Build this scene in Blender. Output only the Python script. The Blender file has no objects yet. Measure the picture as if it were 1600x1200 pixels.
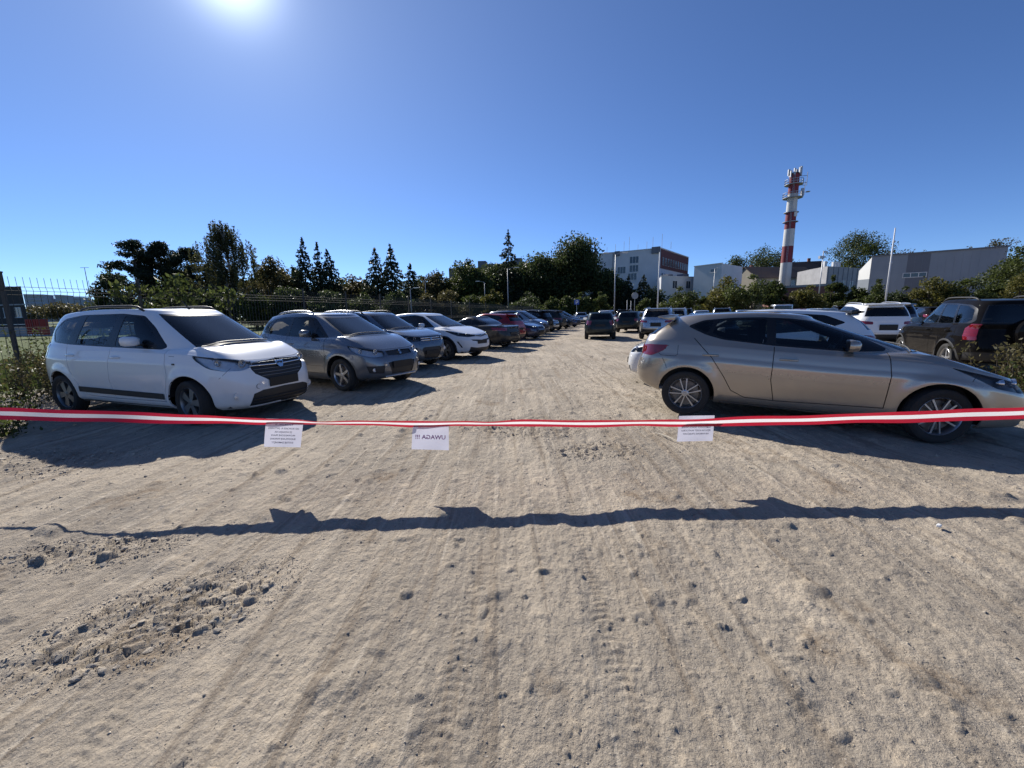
import bpy, bmesh, math, random
import numpy as np
from mathutils import Vector, Matrix
from mathutils.bvhtree import BVHTree

R_ = math.radians
rnd = random.Random(7)
nrg = np.random.default_rng(11)
scene = bpy.context.scene
col = scene.collection

# ------------------------------------------------------------------ camera
CAM_H, PITCH, ROLL, FPX = 1.50, 9.8, 0.9, 642.0
cd = bpy.data.cameras.new("camera")
cam = bpy.data.objects.new("camera", cd)
col.objects.link(cam)
cd.sensor_width = 36.0
cd.lens = 36.0 * FPX / 1600.0
cd.clip_start, cd.clip_end = 0.05, 6000.0
_p, _r = R_(PITCH), R_(ROLL)
_f = Vector((0, math.cos(_p), -math.sin(_p)))
_u = Vector((0, math.sin(_p), math.cos(_p)))
_x = Vector((1, 0, 0))
CRX = math.cos(_r) * _x - math.sin(_r) * _u
CRU = math.sin(_r) * _x + math.cos(_r) * _u
CFW = _f
cam.matrix_world = Matrix((
    (CRX.x, CRU.x, -_f.x, 0), (CRX.y, CRU.y, -_f.y, 0), (CRX.z, CRU.z, -_f.z, CAM_H), (0, 0, 0, 1)))
scene.camera = cam

# ------------------------------------------------------------------ daylight
SUN_EL, SUN_AZ = 32.3, -30.4          # azimuth from +Y, negative to the left
sun_dir = Vector((math.sin(R_(SUN_AZ)) * math.cos(R_(SUN_EL)), math.cos(R_(SUN_AZ)) * math.cos(R_(SUN_EL)), math.sin(R_(SUN_EL))))
world = bpy.data.worlds.new("World")
scene.world = world
world.use_nodes = True
wn, wl = world.node_tree.nodes, world.node_tree.links
wn.clear()
w_out = wn.new("ShaderNodeOutputWorld")
w_bg = wn.new("ShaderNodeBackground")
w_sky = wn.new("ShaderNodeTexSky")
w_sky.sky_type = 'NISHITA'
w_sky.sun_disc = False
w_sky.sun_elevation = R_(SUN_EL)
w_sky.sun_rotation = R_(SUN_AZ)
w_sky.altitude = 200
w_sky.air_density = 0.65
w_sky.dust_density = 0.0
w_sky.ozone_density = 9.0
w_bg.inputs['Strength'].default_value = 0.098
# the bright aureole that a hazy sun spreads in the sky around itself
w_geo = wn.new("ShaderNodeTexCoord")
w_dot = wn.new("ShaderNodeVectorMath"); w_dot.operation = 'DOT_PRODUCT'
w_dot.inputs[1].default_value = sun_dir
w_nrm = wn.new("ShaderNodeVectorMath"); w_nrm.operation = 'NORMALIZE'
wl.new(w_geo.outputs['Generated'], w_nrm.inputs[0])
wl.new(w_nrm.outputs[0], w_dot.inputs[0])
def wmath(op, a, b=None):
    n = wn.new("ShaderNodeMath"); n.operation = op
    for i, v in enumerate((a, b)):
        if v is None: continue
        if isinstance(v, (int, float)): n.inputs[i].default_value = v
        else: wl.new(v, n.inputs[i])
    return n.outputs[0]
_c = wmath('MAXIMUM', w_dot.outputs['Value'], 0.0)
_halo = wmath('ADD', wmath('MULTIPLY', wmath('POWER', _c, 650.0), 9.0),
              wmath('ADD', wmath('MULTIPLY', wmath('POWER', _c, 120.0), 1.2), wmath('ADD', wmath('MULTIPLY', wmath('POWER', _c, 22.0), 0.60), wmath('MULTIPLY', wmath('POWER', _c, 5.0), 0.60))))
w_halo = wn.new("ShaderNodeBackground")
w_halo.inputs['Color'].default_value = (0.86, 0.94, 1.0, 1)
wl.new(wmath('MULTIPLY', _halo, 0.10), w_halo.inputs['Strength'])
w_add = wn.new("ShaderNodeAddShader")
w_tint = wn.new('ShaderNodeMix'); w_tint.data_type = 'RGBA'; w_tint.blend_type = 'MULTIPLY'; w_tint.inputs['Factor'].default_value = 1.0
w_tint.inputs['B'].default_value = (1.08, 1.0, 1.0, 1)          # a touch less cyan than the model sky
wl.new(w_sky.outputs[0], w_tint.inputs['A']); wl.new(w_tint.outputs['Result'], w_bg.inputs['Color'])
wl.new(w_bg.outputs[0], w_add.inputs[0])
wl.new(w_halo.outputs[0], w_add.inputs[1])
wl.new(w_add.outputs[0], w_out.inputs['Surface'])

sl = bpy.data.lights.new("sun", 'SUN')
sl.energy = 5.0
sl.angle = R_(0.53)
sl.color = (1.0, 0.95, 0.87)
sun = bpy.data.objects.new("sun", sl)
col.objects.link(sun)
sun.rotation_euler = (-sun_dir).to_track_quat('-Z', 'Y').to_euler()
sun.location = (-20, 30, 40)

scene.view_settings.view_transform = 'Standard'
scene.view_settings.look = 'None'
scene.view_settings.exposure = 0.50
scene.view_settings.gamma = 1.0
scene.view_settings.use_curve_mapping = False
scene.render.engine = 'CYCLES'
scene.cycles.max_bounces = 8
scene.cycles.diffuse_bounces = 3
scene.cycles.glossy_bounces = 4
scene.cycles.transmission_bounces = 4
scene.cycles.transparent_max_bounces = 16
scene.cycles.caustics_reflective = False
scene.cycles.caustics_refractive = False
scene.cycles.use_denoising = True

# ------------------------------------------------------------------ helpers
def at(px, py, depth):
    """World point seen at photo pixel (1600x1200) at a depth along the view axis."""
    a, b = (px - 800) / FPX, (600 - py) / FPX
    return Vector((0, 0, CAM_H)) + (CFW + CRX * a + CRU * b) * depth

def at_x(px, depth, z=0.0):
    """World point at height z on the ray column px, about depth away."""
    for _ in range(1):
        y_h = 600 - FPX * math.tan(_p) - (px - 800) * math.tan(_r)
    p = at(px, y_h, depth)
    return Vector((p.x, p.y, z))

def height_at(px, py, depth):
    """Height of a thing that stands at depth in column px and whose top is seen at row py."""
    y = at_x(px, depth).y; d = CFW + CRX * ((px - 800) / FPX) + CRU * ((600 - py) / FPX)
    return CAM_H + d.z * y / d.y

def tag(o, label=None, cat=None, group=None, kind=None):
    if label: o['label'] = label
    if cat: o['category'] = cat
    if group: o['group'] = group
    if kind: o['kind'] = kind
    return o

def empty(name, loc=(0, 0, 0), rz=0.0):
    o = bpy.data.objects.new(name, None)
    o.empty_display_size = 0.2
    col.objects.link(o)
    o.location = loc
    o.rotation_euler = (0, 0, rz)
    return o

def link_mesh(name, me, parent=None):
    o = bpy.data.objects.new(name, me)
    col.objects.link(o)
    if parent is not None: o.parent = parent
    return o

def np_mesh(name, verts, faces, mat, parent=None, smooth=False, mats=None, midx=None):
    """verts (n,3); faces (m,k) array of one polygon size, or a list of arrays."""
    if not isinstance(faces, list): faces = [faces]
    faces = [np.asarray(f, dtype=np.int32) for f in faces if len(f)]
    me = bpy.data.meshes.new(name)
    v = np.ascontiguousarray(verts, dtype=np.float32)
    me.vertices.add(len(v)); me.vertices.foreach_set('co', v.ravel())
    lt = np.concatenate([np.full(len(f), f.shape[1], np.int32) for f in faces])
    loops = np.concatenate([f.ravel() for f in faces])
    me.loops.add(len(loops)); me.loops.foreach_set('vertex_index', loops)
    me.polygons.add(len(lt))
    me.polygons.foreach_set('loop_start', np.concatenate([[0], np.cumsum(lt)[:-1]]).astype(np.int32))
    me.polygons.foreach_set('loop_total', lt)
    for m in (mats or [mat]): me.materials.append(m)
    if midx is not None: me.polygons.foreach_set('material_index', np.asarray(midx, np.int32))
    me.update(calc_edges=True)
    me.validate()
    if smooth: me.polygons.foreach_set('use_smooth', np.ones(len(lt), bool))
    return link_mesh(name, me, parent)

class MB:
    """Collects simple solids into one mesh."""
    def __init__(s): s.v = []; s.f = []
    def add(s, vs, fs):
        b = len(s.v); s.v += [tuple(p) for p in vs]; s.f += [tuple(i + b for i in f) for f in fs]; return s
    def box(s, c, d, rot=None):
        x, y, z = (k / 2 for k in d)
        vs = [Vector((a, b, e)) for a in (-x, x) for b in (-y, y) for e in (-z, z)]
        if rot is not None: vs = [rot @ p for p in vs]
        c = Vector(c); vs = [p + c for p in vs]
        return s.add(vs, [(0, 1, 3, 2), (4, 6, 7, 5), (0, 4, 5, 1), (2, 3, 7, 6), (0, 2, 6, 4), (1, 5, 7, 3)])
    def tube(s, pts, r, n=8, caps=True, r2=None):
        pts = [Vector(p) for p in pts]; rings = []
        for i, p in enumerate(pts):
            t = (pts[min(i + 1, len(pts) - 1)] - pts[max(i - 1, 0)]).normalized()
            up = Vector((0, 0, 1)) if abs(t.z) < 0.95 else Vector((1, 0, 0))
            a = t.cross(up).normalized(); b = a.cross(t)
            rr = r if r2 is None else r + (r2 - r) * i / max(1, len(pts) - 1)
            if isinstance(r, (list, tuple)): rr = r[i]
            rings.append([p + (a * math.cos(2 * math.pi * k / n) + b * math.sin(2 * math.pi * k / n)) * rr for k in range(n)])
        vs = [q for ring in rings for q in ring]
        fs = [(i * n + k, i * n + (k + 1) % n, (i + 1) * n + (k + 1) % n, (i + 1) * n + k) for i in range(len(pts) - 1) for k in range(n)]
        if caps: fs += [tuple(reversed(range(n))), tuple((len(pts) - 1) * n + k for k in range(n))]
        return s.add(vs, fs)
    def lathe(s, prof, axis='y', n=32, c=(0, 0, 0), closed=False):
        """prof: list of (axial, radius)."""
        c = Vector(c); vs = []
        for a, r in prof:
            for k in range(n):
                q = 2 * math.pi * k / n; u, w = r * math.cos(q), r * math.sin(q)
                vs.append(c + (Vector((u, a, w)) if axis == 'y' else Vector((u, w, a)) if axis == 'z' else Vector((a, u, w))))
        m = len(prof); fs = []
        for i in range(m if closed else m - 1):
            j = (i + 1) % m
            fs += [(i * n + k, i * n + (k + 1) % n, j * n + (k + 1) % n, j * n + k) for k in range(n)]
        return s.add(vs, fs)
    def prism(s, poly, y0, y1, plane='xz'):
        n = len(poly)
        f = (lambda a, b, d: (a, d, b)) if plane == 'xz' else (lambda a, b, d: (d, a, b)) if plane == 'yz' else (lambda a, b, d: (a, b, d))
        vs = [f(a, b, y0) for a, b in poly] + [f(a, b, y1) for a, b in poly]
        fs = [tuple(range(n)), tuple(reversed(range(n, 2 * n)))] + [(i, n + i, n + (i + 1) % n, (i + 1) % n) for i in range(n)]
        return s.add(vs, fs)
    def build(s, name, mat, parent=None, smooth=False, bevel=0.0, auto=None):
        me = bpy.data.meshes.new(name)
        bm = bmesh.new()
        vv = [bm.verts.new(p) for p in s.v]
        for f in s.f:
            try: bm.faces.new([vv[i] for i in f])
            except ValueError: pass
        bmesh.ops.recalc_face_normals(bm, faces=bm.faces)
        if bevel:
            ed = [e for e in bm.edges if len(e.link_faces) == 2 and e.calc_face_angle(0) > 0.6]
            bmesh.ops.bevel(bm, geom=ed, offset=bevel, segments=2, affect='EDGES', profile=0.5)
        if smooth or auto:
            for f in bm.faces: f.smooth = True
            if auto:
                for e in bm.edges:
                    if len(e.link_faces) == 2 and e.calc_face_angle(0) > auto: e.smooth = False
        bm.to_mesh(me); bm.free()
        me.materials.append(mat)
        return link_mesh(name, me, parent)

def copy_tree(o, parent=None):
    c = o.copy(); col.objects.link(c)
    if parent is not None:
        c.parent = parent
        c.matrix_parent_inverse = o.matrix_parent_inverse.copy()
    for ch in list(o.children): copy_tree(ch, c)
    return c

# ------------------------------------------------------------------ materials
def _nt(name):
    m = bpy.data.materials.new(name); m.use_nodes = True
    n, l = m.node_tree.nodes, m.node_tree.links
    b = n['Principled BSDF']
    return m, n, l, b

def pbr(name, rgb, rough=0.6, metal=0.0, coat=0.0, spec=0.5, vary=0.0, vscale=4.0, bump=0.0, bscale=30.0, coord='Object'):
    m, n, l, b = _nt(name)
    b.inputs['Base Color'].default_value = (*rgb, 1)
    b.inputs['Roughness'].default_value = rough
    b.inputs['Metallic'].default_value = metal
    b.inputs['Coat Weight'].default_value = coat
    b.inputs['Coat Roughness'].default_value = 0.03
    b.inputs['Specular IOR Level'].default_value = spec
    if vary or bump:
        tc = n.new("ShaderNodeTexCoord")
    if vary:
        t = n.new("ShaderNodeTexNoise"); t.inputs['Scale'].default_value = vscale; t.inputs['Detail'].default_value = 6
        l.new(tc.outputs[coord], t.inputs['Vector'])
        mx = n.new("ShaderNodeMix"); mx.data_type = 'RGBA'
        mx.inputs['A'].default_value = (*[c * (1 - vary) for c in rgb], 1)
        mx.inputs['B'].default_value = (*[min(1, c * (1 + vary)) for c in rgb], 1)
        l.new(t.outputs['Fac'], mx.inputs['Factor'])
        l.new(mx.outputs['Result'], b.inputs['Base Color'])
    if bump:
        t2 = n.new("ShaderNodeTexNoise"); t2.inputs['Scale'].default_value = bscale; t2.inputs['Detail'].default_value = 5
        l.new(tc.outputs[coord], t2.inputs['Vector'])
        bp = n.new("ShaderNodeBump"); bp.inputs['Strength'].default_value = bump; bp.inputs['Distance'].default_value = 0.02
        l.new(t2.outputs['Fac'], bp.inputs['Height']); l.new(bp.outputs['Normal'], b.inputs['Normal'])
    return m

def car_paint(name, rgb, metal=0.5, rough=0.32, coat=1.0, ior=1.5, dust=0.40):
    """Clear-coated paint with a thin film of road dust towards the sills."""
    m, n, l, b = _nt(name)
    b.inputs['Metallic'].default_value = metal
    b.inputs['Coat Weight'].default_value = 1.0
    b.inputs['Coat Roughness'].default_value = 0.02
    b.inputs['Specular IOR Level'].default_value = 0.12 if ior > 1.4 else 0.0
    b.inputs['Coat IOR'].default_value = ior
    tc = n.new("ShaderNodeTexCoord")
    no = n.new("ShaderNodeTexNoise"); no.inputs['Scale'].default_value = 7; no.inputs['Detail'].default_value = 8
    l.new(tc.outputs['Object'], no.inputs['Vector'])
    sep = n.new("ShaderNodeSeparateXYZ"); l.new(tc.outputs['Object'], sep.inputs[0])
    mr = n.new("ShaderNodeMapRange"); mr.inputs['From Min'].default_value = 0.75; mr.inputs['From Max'].default_value = 0.2
    l.new(sep.outputs['Z'], mr.inputs['Value'])
    mu = n.new("ShaderNodeMath"); mu.operation = 'MULTIPLY'
    l.new(mr.outputs[0], mu.inputs[0]); l.new(no.outputs['Fac'], mu.inputs[1])
    mu2 = n.new("ShaderNodeMath"); mu2.operation = 'MULTIPLY'; mu2.inputs[1].default_value = dust
    l.new(mu.outputs[0], mu2.inputs[0])
    ad = n.new("ShaderNodeMath"); ad.operation = 'MULTIPLY_ADD'; ad.inputs[1].default_value = 0.035
    l.new(no.outputs['Fac'], ad.inputs[0]); l.new(mu2.outputs[0], ad.inputs[2])
    mx = n.new("ShaderNodeMix"); mx.data_type = 'RGBA'
    mx.inputs['A'].default_value = (*rgb, 1); mx.inputs['B'].default_value = (0.30, 0.26, 0.20, 1)
    l.new(ad.outputs[0], mx.inputs['Factor'])
    geo = n.new('ShaderNodeNewGeometry')                      # the inside of the panels is dark trim, not paint
    ins = n.new('ShaderNodeMix'); ins.data_type = 'RGBA'; ins.inputs['B'].default_value = (.012, .012, .013, 1)
    l.new(geo.outputs['Backfacing'], ins.inputs['Factor']); l.new(mx.outputs['Result'], ins.inputs['A']); l.new(ins.outputs['Result'], b.inputs['Base Color'])
    rr = n.new("ShaderNodeMapRange"); rr.inputs['To Min'].default_value = rough; rr.inputs['To Max'].default_value = 0.8
    l.new(ad.outputs[0], rr.inputs['Value']); l.new(rr.outputs[0], b.inputs['Roughness'])
    cr = n.new("ShaderNodeMapRange"); cr.inputs['To Min'].default_value = coat; cr.inputs['To Max'].default_value = 0.2
    l.new(ad.outputs[0], cr.inputs['Value'])
    cm = n.new('ShaderNodeMath'); cm.operation = 'MULTIPLY'; iv = n.new('ShaderNodeMath'); iv.operation = 'SUBTRACT'; iv.inputs[0].default_value = 1.0
    l.new(geo.outputs['Backfacing'], iv.inputs[1]); l.new(iv.outputs[0], cm.inputs[0]); l.new(cr.outputs[0], cm.inputs[1]); l.new(cm.outputs[0], b.inputs['Coat Weight'])
    me_ = n.new('ShaderNodeMath'); me_.operation = 'MULTIPLY'; me_.inputs[1].default_value = metal; l.new(iv.outputs[0], me_.inputs[0]); l.new(me_.outputs[0], b.inputs['Metallic'])
    return m

def glass(name, tint=(0.55, 0.6, 0.6), rough=0.0, refl=1.0):
    """Thin pane: what lies behind shows through the tint, the sky mirrors by Fresnel."""
    m, n, l, b = _nt(name); n.remove(b)
    out = n['Material Output']
    tr = n.new("ShaderNodeBsdfTransparent"); tr.inputs[0].default_value = (*tint, 1)
    gl = n.new("ShaderNodeBsdfGlossy"); gl.inputs['Roughness'].default_value = rough
    gl.inputs['Color'].default_value = (1, 1, 1, 1)
    fr = n.new("ShaderNodeFresnel"); fr.inputs['IOR'].default_value = 1.48
    mm = n.new("ShaderNodeMath"); mm.operation = 'MULTIPLY_ADD'; mm.inputs[1].default_value = refl; mm.inputs[2].default_value = 0.005
    mm.use_clamp = True
    l.new(fr.outputs[0], mm.inputs[0])
    mx = n.new("ShaderNodeMixShader")
    l.new(mm.outputs[0], mx.inputs[0]); l.new(tr.outputs[0], mx.inputs[1]); l.new(gl.outputs[0], mx.inputs[2])
    l.new(mx.outputs[0], out.inputs['Surface'])
    return m
# ================================================================== ground
def perlin(x, y, seed=0):
    g = np.random.default_rng(seed).uniform(0, 2 * np.pi, (256, 256)); gx, gy = np.cos(g), np.sin(g)
    xi, yi = np.floor(x).astype(int), np.floor(y).astype(int); fx, fy = x - xi, y - yi
    def dot(ix, iy, dx, dy):
        a, b = ix & 255, iy & 255
        return gx[a, b] * dx + gy[a, b] * dy
    u, v = fx**3 * (fx * (fx * 6 - 15) + 10), fy**3 * (fy * (fy * 6 - 15) + 10)
    a = dot(xi, yi, fx, fy) * (1 - u) + dot(xi + 1, yi, fx - 1, fy) * u
    b = dot(xi, yi + 1, fx, fy - 1) * (1 - u) + dot(xi + 1, yi + 1, fx - 1, fy - 1) * u
    return (a * (1 - v) + b * v) * 1.5

def cells(x, y, size, seed, fill, rmin, rmax, hmin, hmax, pw=1.0):
    """Half-buried lumps: one per grid cell at random, as height over the plain."""
    tab = np.random.default_rng(seed).uniform(0, 1, (128, 128, 7))
    xi, yi = np.floor(x / size).astype(int), np.floor(y / size).astype(int)
    out = np.zeros_like(x)
    for dx in (-1, 0, 1):
        for dy in (-1, 0, 1):
            t = tab[(xi + dx) & 127, (yi + dy) & 127]
            cx, cy = (xi + dx + t[..., 0]) * size, (yi + dy + t[..., 1]) * size
            r = rmin + (rmax - rmin) * t[..., 2]**2; h = hmin + (hmax - hmin) * t[..., 3]**2
            a = t[..., 5] * np.pi; u, v = x - cx, y - cy
            u, v = u * np.cos(a) + v * np.sin(a), -u * np.sin(a) + v * np.cos(a)
            q = 1 - np.sqrt((u / r)**2 + (v / (r * (.45 + .5 * t[..., 6])))**2)
            out = np.maximum(out, np.where(t[..., 4] < fill, h * np.clip(q * 1.6, 0, 1)**pw, 0))
    return out

# tyre tracks: straight-ish lines in plan (x at y=0, slope, phase)
TRACKS = [(-.85, -.10, 8), (.95, .14, 9), (-1.3, -.2, 10), (1.75, .5, 11), (2.6, .62, 12), (-2.4, -.62, 13), (.42, .02, 1), (-.35, .06, 2), (1.35, .32, 3), (-1.9, -.30, 4), (2.1, .22, 5), (-3.0, -.45, 6), (.05, -.02, 7)]
PATCH = [(-1.78, 1.90, .58, .32, .62), (-5.6, 4.1, 1.5, .6, .2), (-2.75, 2.5, .5, .20, .1), (.2, 5.3, .8, .5, 0), (1.4, 11.5, 1.6, .8, 0), (.9, 4.3, .5, .3, 0), (3.6, 2.35, .3, .08, .1)]   # where bare rubble shows

def plates(x, y, size, seed, hmax, tilt, crack):
    """Broken flat slabs set in the dirt: each nearest-site cell is a tilted plate with a gap round it."""
    tab = np.random.default_rng(seed).uniform(0, 1, (128, 128, 6))
    xi, yi = np.floor(x / size).astype(int), np.floor(y / size).astype(int)
    d1 = np.full_like(x, 9.0); d2 = np.full_like(x, 9.0); hh = np.zeros_like(x)
    for dx in (-1, 0, 1):
        for dy in (-1, 0, 1):
            t = tab[(xi + dx) & 127, (yi + dy) & 127]
            u, v = x - (xi + dx + t[..., 0]) * size, y - (yi + dy + t[..., 1]) * size
            d = np.abs(u) * .6 + np.hypot(u, v)
            z = np.where(t[..., 5] < .74, hmax * (.25 + .75 * t[..., 2]) + tilt * (u * (t[..., 3] - .5) + v * (t[..., 4] - .5)), -.004)
            near_ = d < d1
            d2 = np.where(near_, d1, np.minimum(d2, d)); hh = np.where(near_, z, hh); d1 = np.minimum(d1, d)
    g = np.clip((d2 - d1) / (crack * size), 0, 1)
    return hh * g - .010 * (1 - g)

def rubble_mask(x, y):
    m = np.zeros_like(x)
    for cx, cy, a, b, ang in PATCH:
        u, v = x - cx, y - cy; u, v = u * math.cos(ang) + v * math.sin(ang), -u * math.sin(ang) + v * math.cos(ang)
        m = np.maximum(m, np.clip(1.5 - 1.4 * np.sqrt((u / a)**2 + (v / b)**2), 0, 1))
    return m

def ground_h(x, y):
    x, y = np.asarray(x, float), np.asarray(y, float)
    r = np.hypot(x, y)
    far = np.clip((60 - r) / 25, 0, 1)
    near = np.clip((14 - r) / 7, 0, 1)
    h = .022 * perlin(x * .45, y * .30, 1) + .016 * perlin(x * 1.3, y * .8, 2)
    h += .006 * perlin(x * 3.7, y * 1.6, 3) + .0026 * perlin(x * 9.5, y * 5.0, 4) + .010 * perlin(x * 2.6, y * .16, 31) + .004 * perlin(x * 8.0, y * .45, 32)
    h += near * (.0035 * perlin(x * 26, y * 18, 5) + .0018 * perlin(x * 61, y * 47, 6))
    m = rubble_mask(x, y)
    lump = np.clip(.80 + 1.1 * perlin(x * .55, y * .35, 40), .35, 1.35)      # smooth hardpack here, lumpy there
    h += lump * cells(x, y, .42, 21, .55, .05, .16, .008, .036, .8) + lump * near * cells(x, y, .15, 22, .6, .018, .06, .004, .017, .6)
    h += near * (cells(x, y, .055, 23, .4, .007, .022, .002, .008, .6) + cells(x, y, .27, 27, .5, .03, .09, .004, .019, .35))
    mm = np.clip(m * 2.2, 0, 1)
    xs, ys = x * .88 + y * .47, -x * .47 + y * .88      # the slabs lie in rows
    h += near * mm * (np.maximum(plates(xs * .62, ys * 1.25, .058, 24, .022, .50, .24), plates(xs * .7, ys * 1.2, .115, 25, .026, .42, .17) * np.clip(perlin(x * 4, y * 4, 41) * 3, 0, 1)) - .008)
    for x0, k, ph in TRACKS:
        d = x - x0 - k * y; q = np.abs(d) / .10
        w = np.clip(1.25 - q, 0, 1) * np.clip(perlin(x * .8 + ph * 9, y * .5, 9) * 2.2 + .35, 0, 1) * near
        h += w * (-.006 + .0028 * np.sin(2 * np.pi * (y + .35 * np.abs(d)) / .045) * np.clip(1.1 - q, 0, 1)) + near * .004 * np.exp(-((q - 1.25) / .25)**2)
    # the parking rows stand on evened ground; it dips a little under the hatchback's nose
    h = h * far
    h -= .05 * np.exp(-(((x - 5.2) / 1.5)**2 + ((y - 5.0) / 1.4)**2))
    h -= .02 * np.clip((r - 60) / 20, 0, 1)
    return h

def build_ground():
    rs = np.concatenate([[0.25], np.geomspace(.45, 48, 800), np.geomspace(54, 4000, 46)])
    an = np.concatenate([np.linspace(-59, 59, 650), np.linspace(63, 297, 44)])
    a = np.radians(an); Rr, A = np.meshgrid(rs, a, indexing='ij')
    X, Y = Rr * np.sin(A), Rr * np.cos(A)
    Z = ground_h(X, Y)
    v = np.stack([X, Y, Z], -1).reshape(-1, 3)
    n, m = len(rs), len(an)
    i = np.arange(n - 1)[:, None] * m; j = np.arange(m); j2 = (j + 1) % m
    f = np.stack([i + j, i + j2, i + m + j2, i + m + j], -1).reshape(-1, 4)
    v = np.concatenate([v, [[0, 0, 0]]]); c = len(v) - 1
    tri = np.stack([j2, j, np.full(m, c)], -1)
    mt, n_, l, b = _nt('dry_dirt')
    geo = n_.new("ShaderNodeNewGeometry")
    def noise(scale, detail=6, rough=.6, vec=None, sx=1, sy=1):
        mp = n_.new("ShaderNodeMapping"); mp.inputs['Scale'].default_value = (scale * sx, scale * sy, scale)
        l.new(geo.outputs['Position'], mp.inputs['Vector'])
        t = n_.new("ShaderNodeTexNoise"); t.inputs['Scale'].default_value = 1; t.inputs['Detail'].default_value = detail; t.inputs['Roughness'].default_value = rough
        l.new(mp.outputs[0], t.inputs['Vector']); return t.outputs['Fac']
    def ramp(fac, p0, p1):
        r = n_.new("ShaderNodeMapRange"); r.inputs['From Min'].default_value = p0; r.inputs['From Max'].default_value = p1; r.interpolation_type = 'SMOOTHSTEP'
        l.new(fac, r.inputs['Value']); return r.outputs[0]
    def mix(fac, A_, B_, blend='MIX'):
        x = n_.new("ShaderNodeMix"); x.data_type = 'RGBA'; x.blend_type = blend
        for k, q in (('A', A_), ('B', B_)):
            if isinstance(q, tuple): x.inputs[k].default_value = (*q, 1)
            else: l.new(q, x.inputs[k])
        if isinstance(fac, float): x.inputs['Factor'].default_value = fac
        else: l.new(fac, x.inputs['Factor'])
        return x.outputs['Result']
    def mth(op, p, q=None):
        x = n_.new("ShaderNodeMath"); x.operation = op
        for k, e in enumerate((p, q)):
            if e is None: continue
            if isinstance(e, (int, float)): x.inputs[k].default_value = e
            else: l.new(e, x.inputs[k])
        return x.outputs[0]
    c0 = mix(ramp(noise(.55, 8, .65, sx=1.4, sy=.7), .36, .66), (0.322, 0.276, 0.220), (0.505, 0.428, 0.330))
    c1 = mix(ramp(noise(2.4, 8, .7, sx=1.5, sy=.8), .46, .68), c0, (0.315, 0.272, 0.220))
    c1 = mix(ramp(noise(1.0, 7, .6, sx=7.5, sy=.32), .50, .66), c1, (0.285, 0.233, 0.176))
    c1 = mix(ramp(noise(1.7, 7, .6, sx=9, sy=.30), .55, .70), c1, (0.52, 0.45, 0.355))
    c2 = mix(ramp(noise(8, 8, .7, sx=1.6, sy=.7), .52, .70), c1, (0.50, 0.415, 0.31))
    c2b = mix(ramp(noise(1.1, 9, .72, sx=1.2, sy=.9), .54, .72), c2, (0.225, 0.165, 0.110))
    c3 = mix(ramp(noise(42, 6, .7), .58, .70), c2b, (0.17, 0.15, 0.125))
    c3 = mix(ramp(noise(17, 7, .75, sx=1.3, sy=.8), .57, .72), c3, (0.20, 0.172, 0.138))
    c4 = mix(ramp(noise(95, 3, .6), .62, .70), c3, (0.52, 0.46, 0.38))
    # the lot is dirt; beyond the fence and the far rows it is grass
    sp = n_.new("ShaderNodeSeparateXYZ"); l.new(geo.outputs['Position'], sp.inputs[0])
    e1 = mth('SUBTRACT', mth('MULTIPLY', mth('ADD', sp.outputs['X'], 13.3), 2.9), sp.outputs['Y'])       # left of the fence line
    gl = ramp(mth('ADD', e1, mth('MULTIPLY', noise(.9, 5), 4.0)), 3.2, 1.2)
    gf = ramp(mth('ADD', sp.outputs['Y'], mth('MULTIPLY', noise(.2, 4), 8.0)), 66.0, 70.0)
    gm = mth('MAXIMUM', gl, gf)
    grass = mix(ramp(noise(1.1, 8, .7), .35, .7), (0.060, 0.085, 0.022), (0.115, 0.140, 0.045))
    l.new(mix(gm, c4, grass), b.inputs['Base Color'])
    b.inputs['Roughness'].default_value = .95; b.inputs['Specular IOR Level'].default_value = .15
    bp = n_.new("ShaderNodeBump"); bp.inputs['Strength'].default_value = .9; bp.inputs['Distance'].default_value = .06
    hh = mth('ADD', mth('MULTIPLY', noise(7, 8, .68, sx=1.3, sy=.8), 1.0), mth('MULTIPLY', noise(38, 6, .7), .28))
    l.new(hh, bp.inputs['Height'])
    bp2 = n_.new("ShaderNodeBump"); bp2.inputs['Strength'].default_value = .45; bp2.inputs['Distance'].default_value = .008
    l.new(noise(150, 5, .7), bp2.inputs['Height']); l.new(bp.outputs['Normal'], bp2.inputs['Normal'])
    l.new(bp2.outputs['Normal'], b.inputs['Normal'])
    g = np_mesh('ground', v, [f, tri], mt, smooth=True)
    g['kind'] = 'structure'
    return g
GROUND = build_ground()

# stones: broken slabs and lumps lying in the dirt
M_STONE = pbr('stone', (0.34, 0.295, 0.238), .9, vary=.35, vscale=14, bump=.4, bscale=45)
M_STONE2 = pbr('pale_stone', (0.44, 0.375, 0.29), .9, vary=.25, vscale=14, bump=.4, bscale=45)
def stone_mesh(seed, flat):
    g = np.random.default_rng(seed); bm = bmesh.new()
    pts = g.normal(size=(26, 3)); pts /= np.linalg.norm(pts, axis=1)[:, None]; pts *= g.uniform(.85, 1.12, (26, 1)); pts[:, 2] *= flat; pts[:, 1] *= g.uniform(.55, .95)
    vs = [bm.verts.new(p) for p in pts]
    r = bmesh.ops.convex_hull(bm, input=vs)
    bmesh.ops.delete(bm, geom=[v for v in bm.verts if not v.link_faces], context='VERTS')
    ed = [e for e in bm.edges]
    bmesh.ops.bevel(bm, geom=ed, offset=.04, segments=1, affect='EDGES', profile=.5, clamp_overlap=True)
    me = bpy.data.meshes.new('stone'); bm.to_mesh(me); bm.free(); me.materials.append(M_STONE if seed % 3 else M_STONE2)
    return me
STONES = [stone_mesh(100 + k, .20 + .05 * (k % 4)) for k in range(12)]
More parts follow.
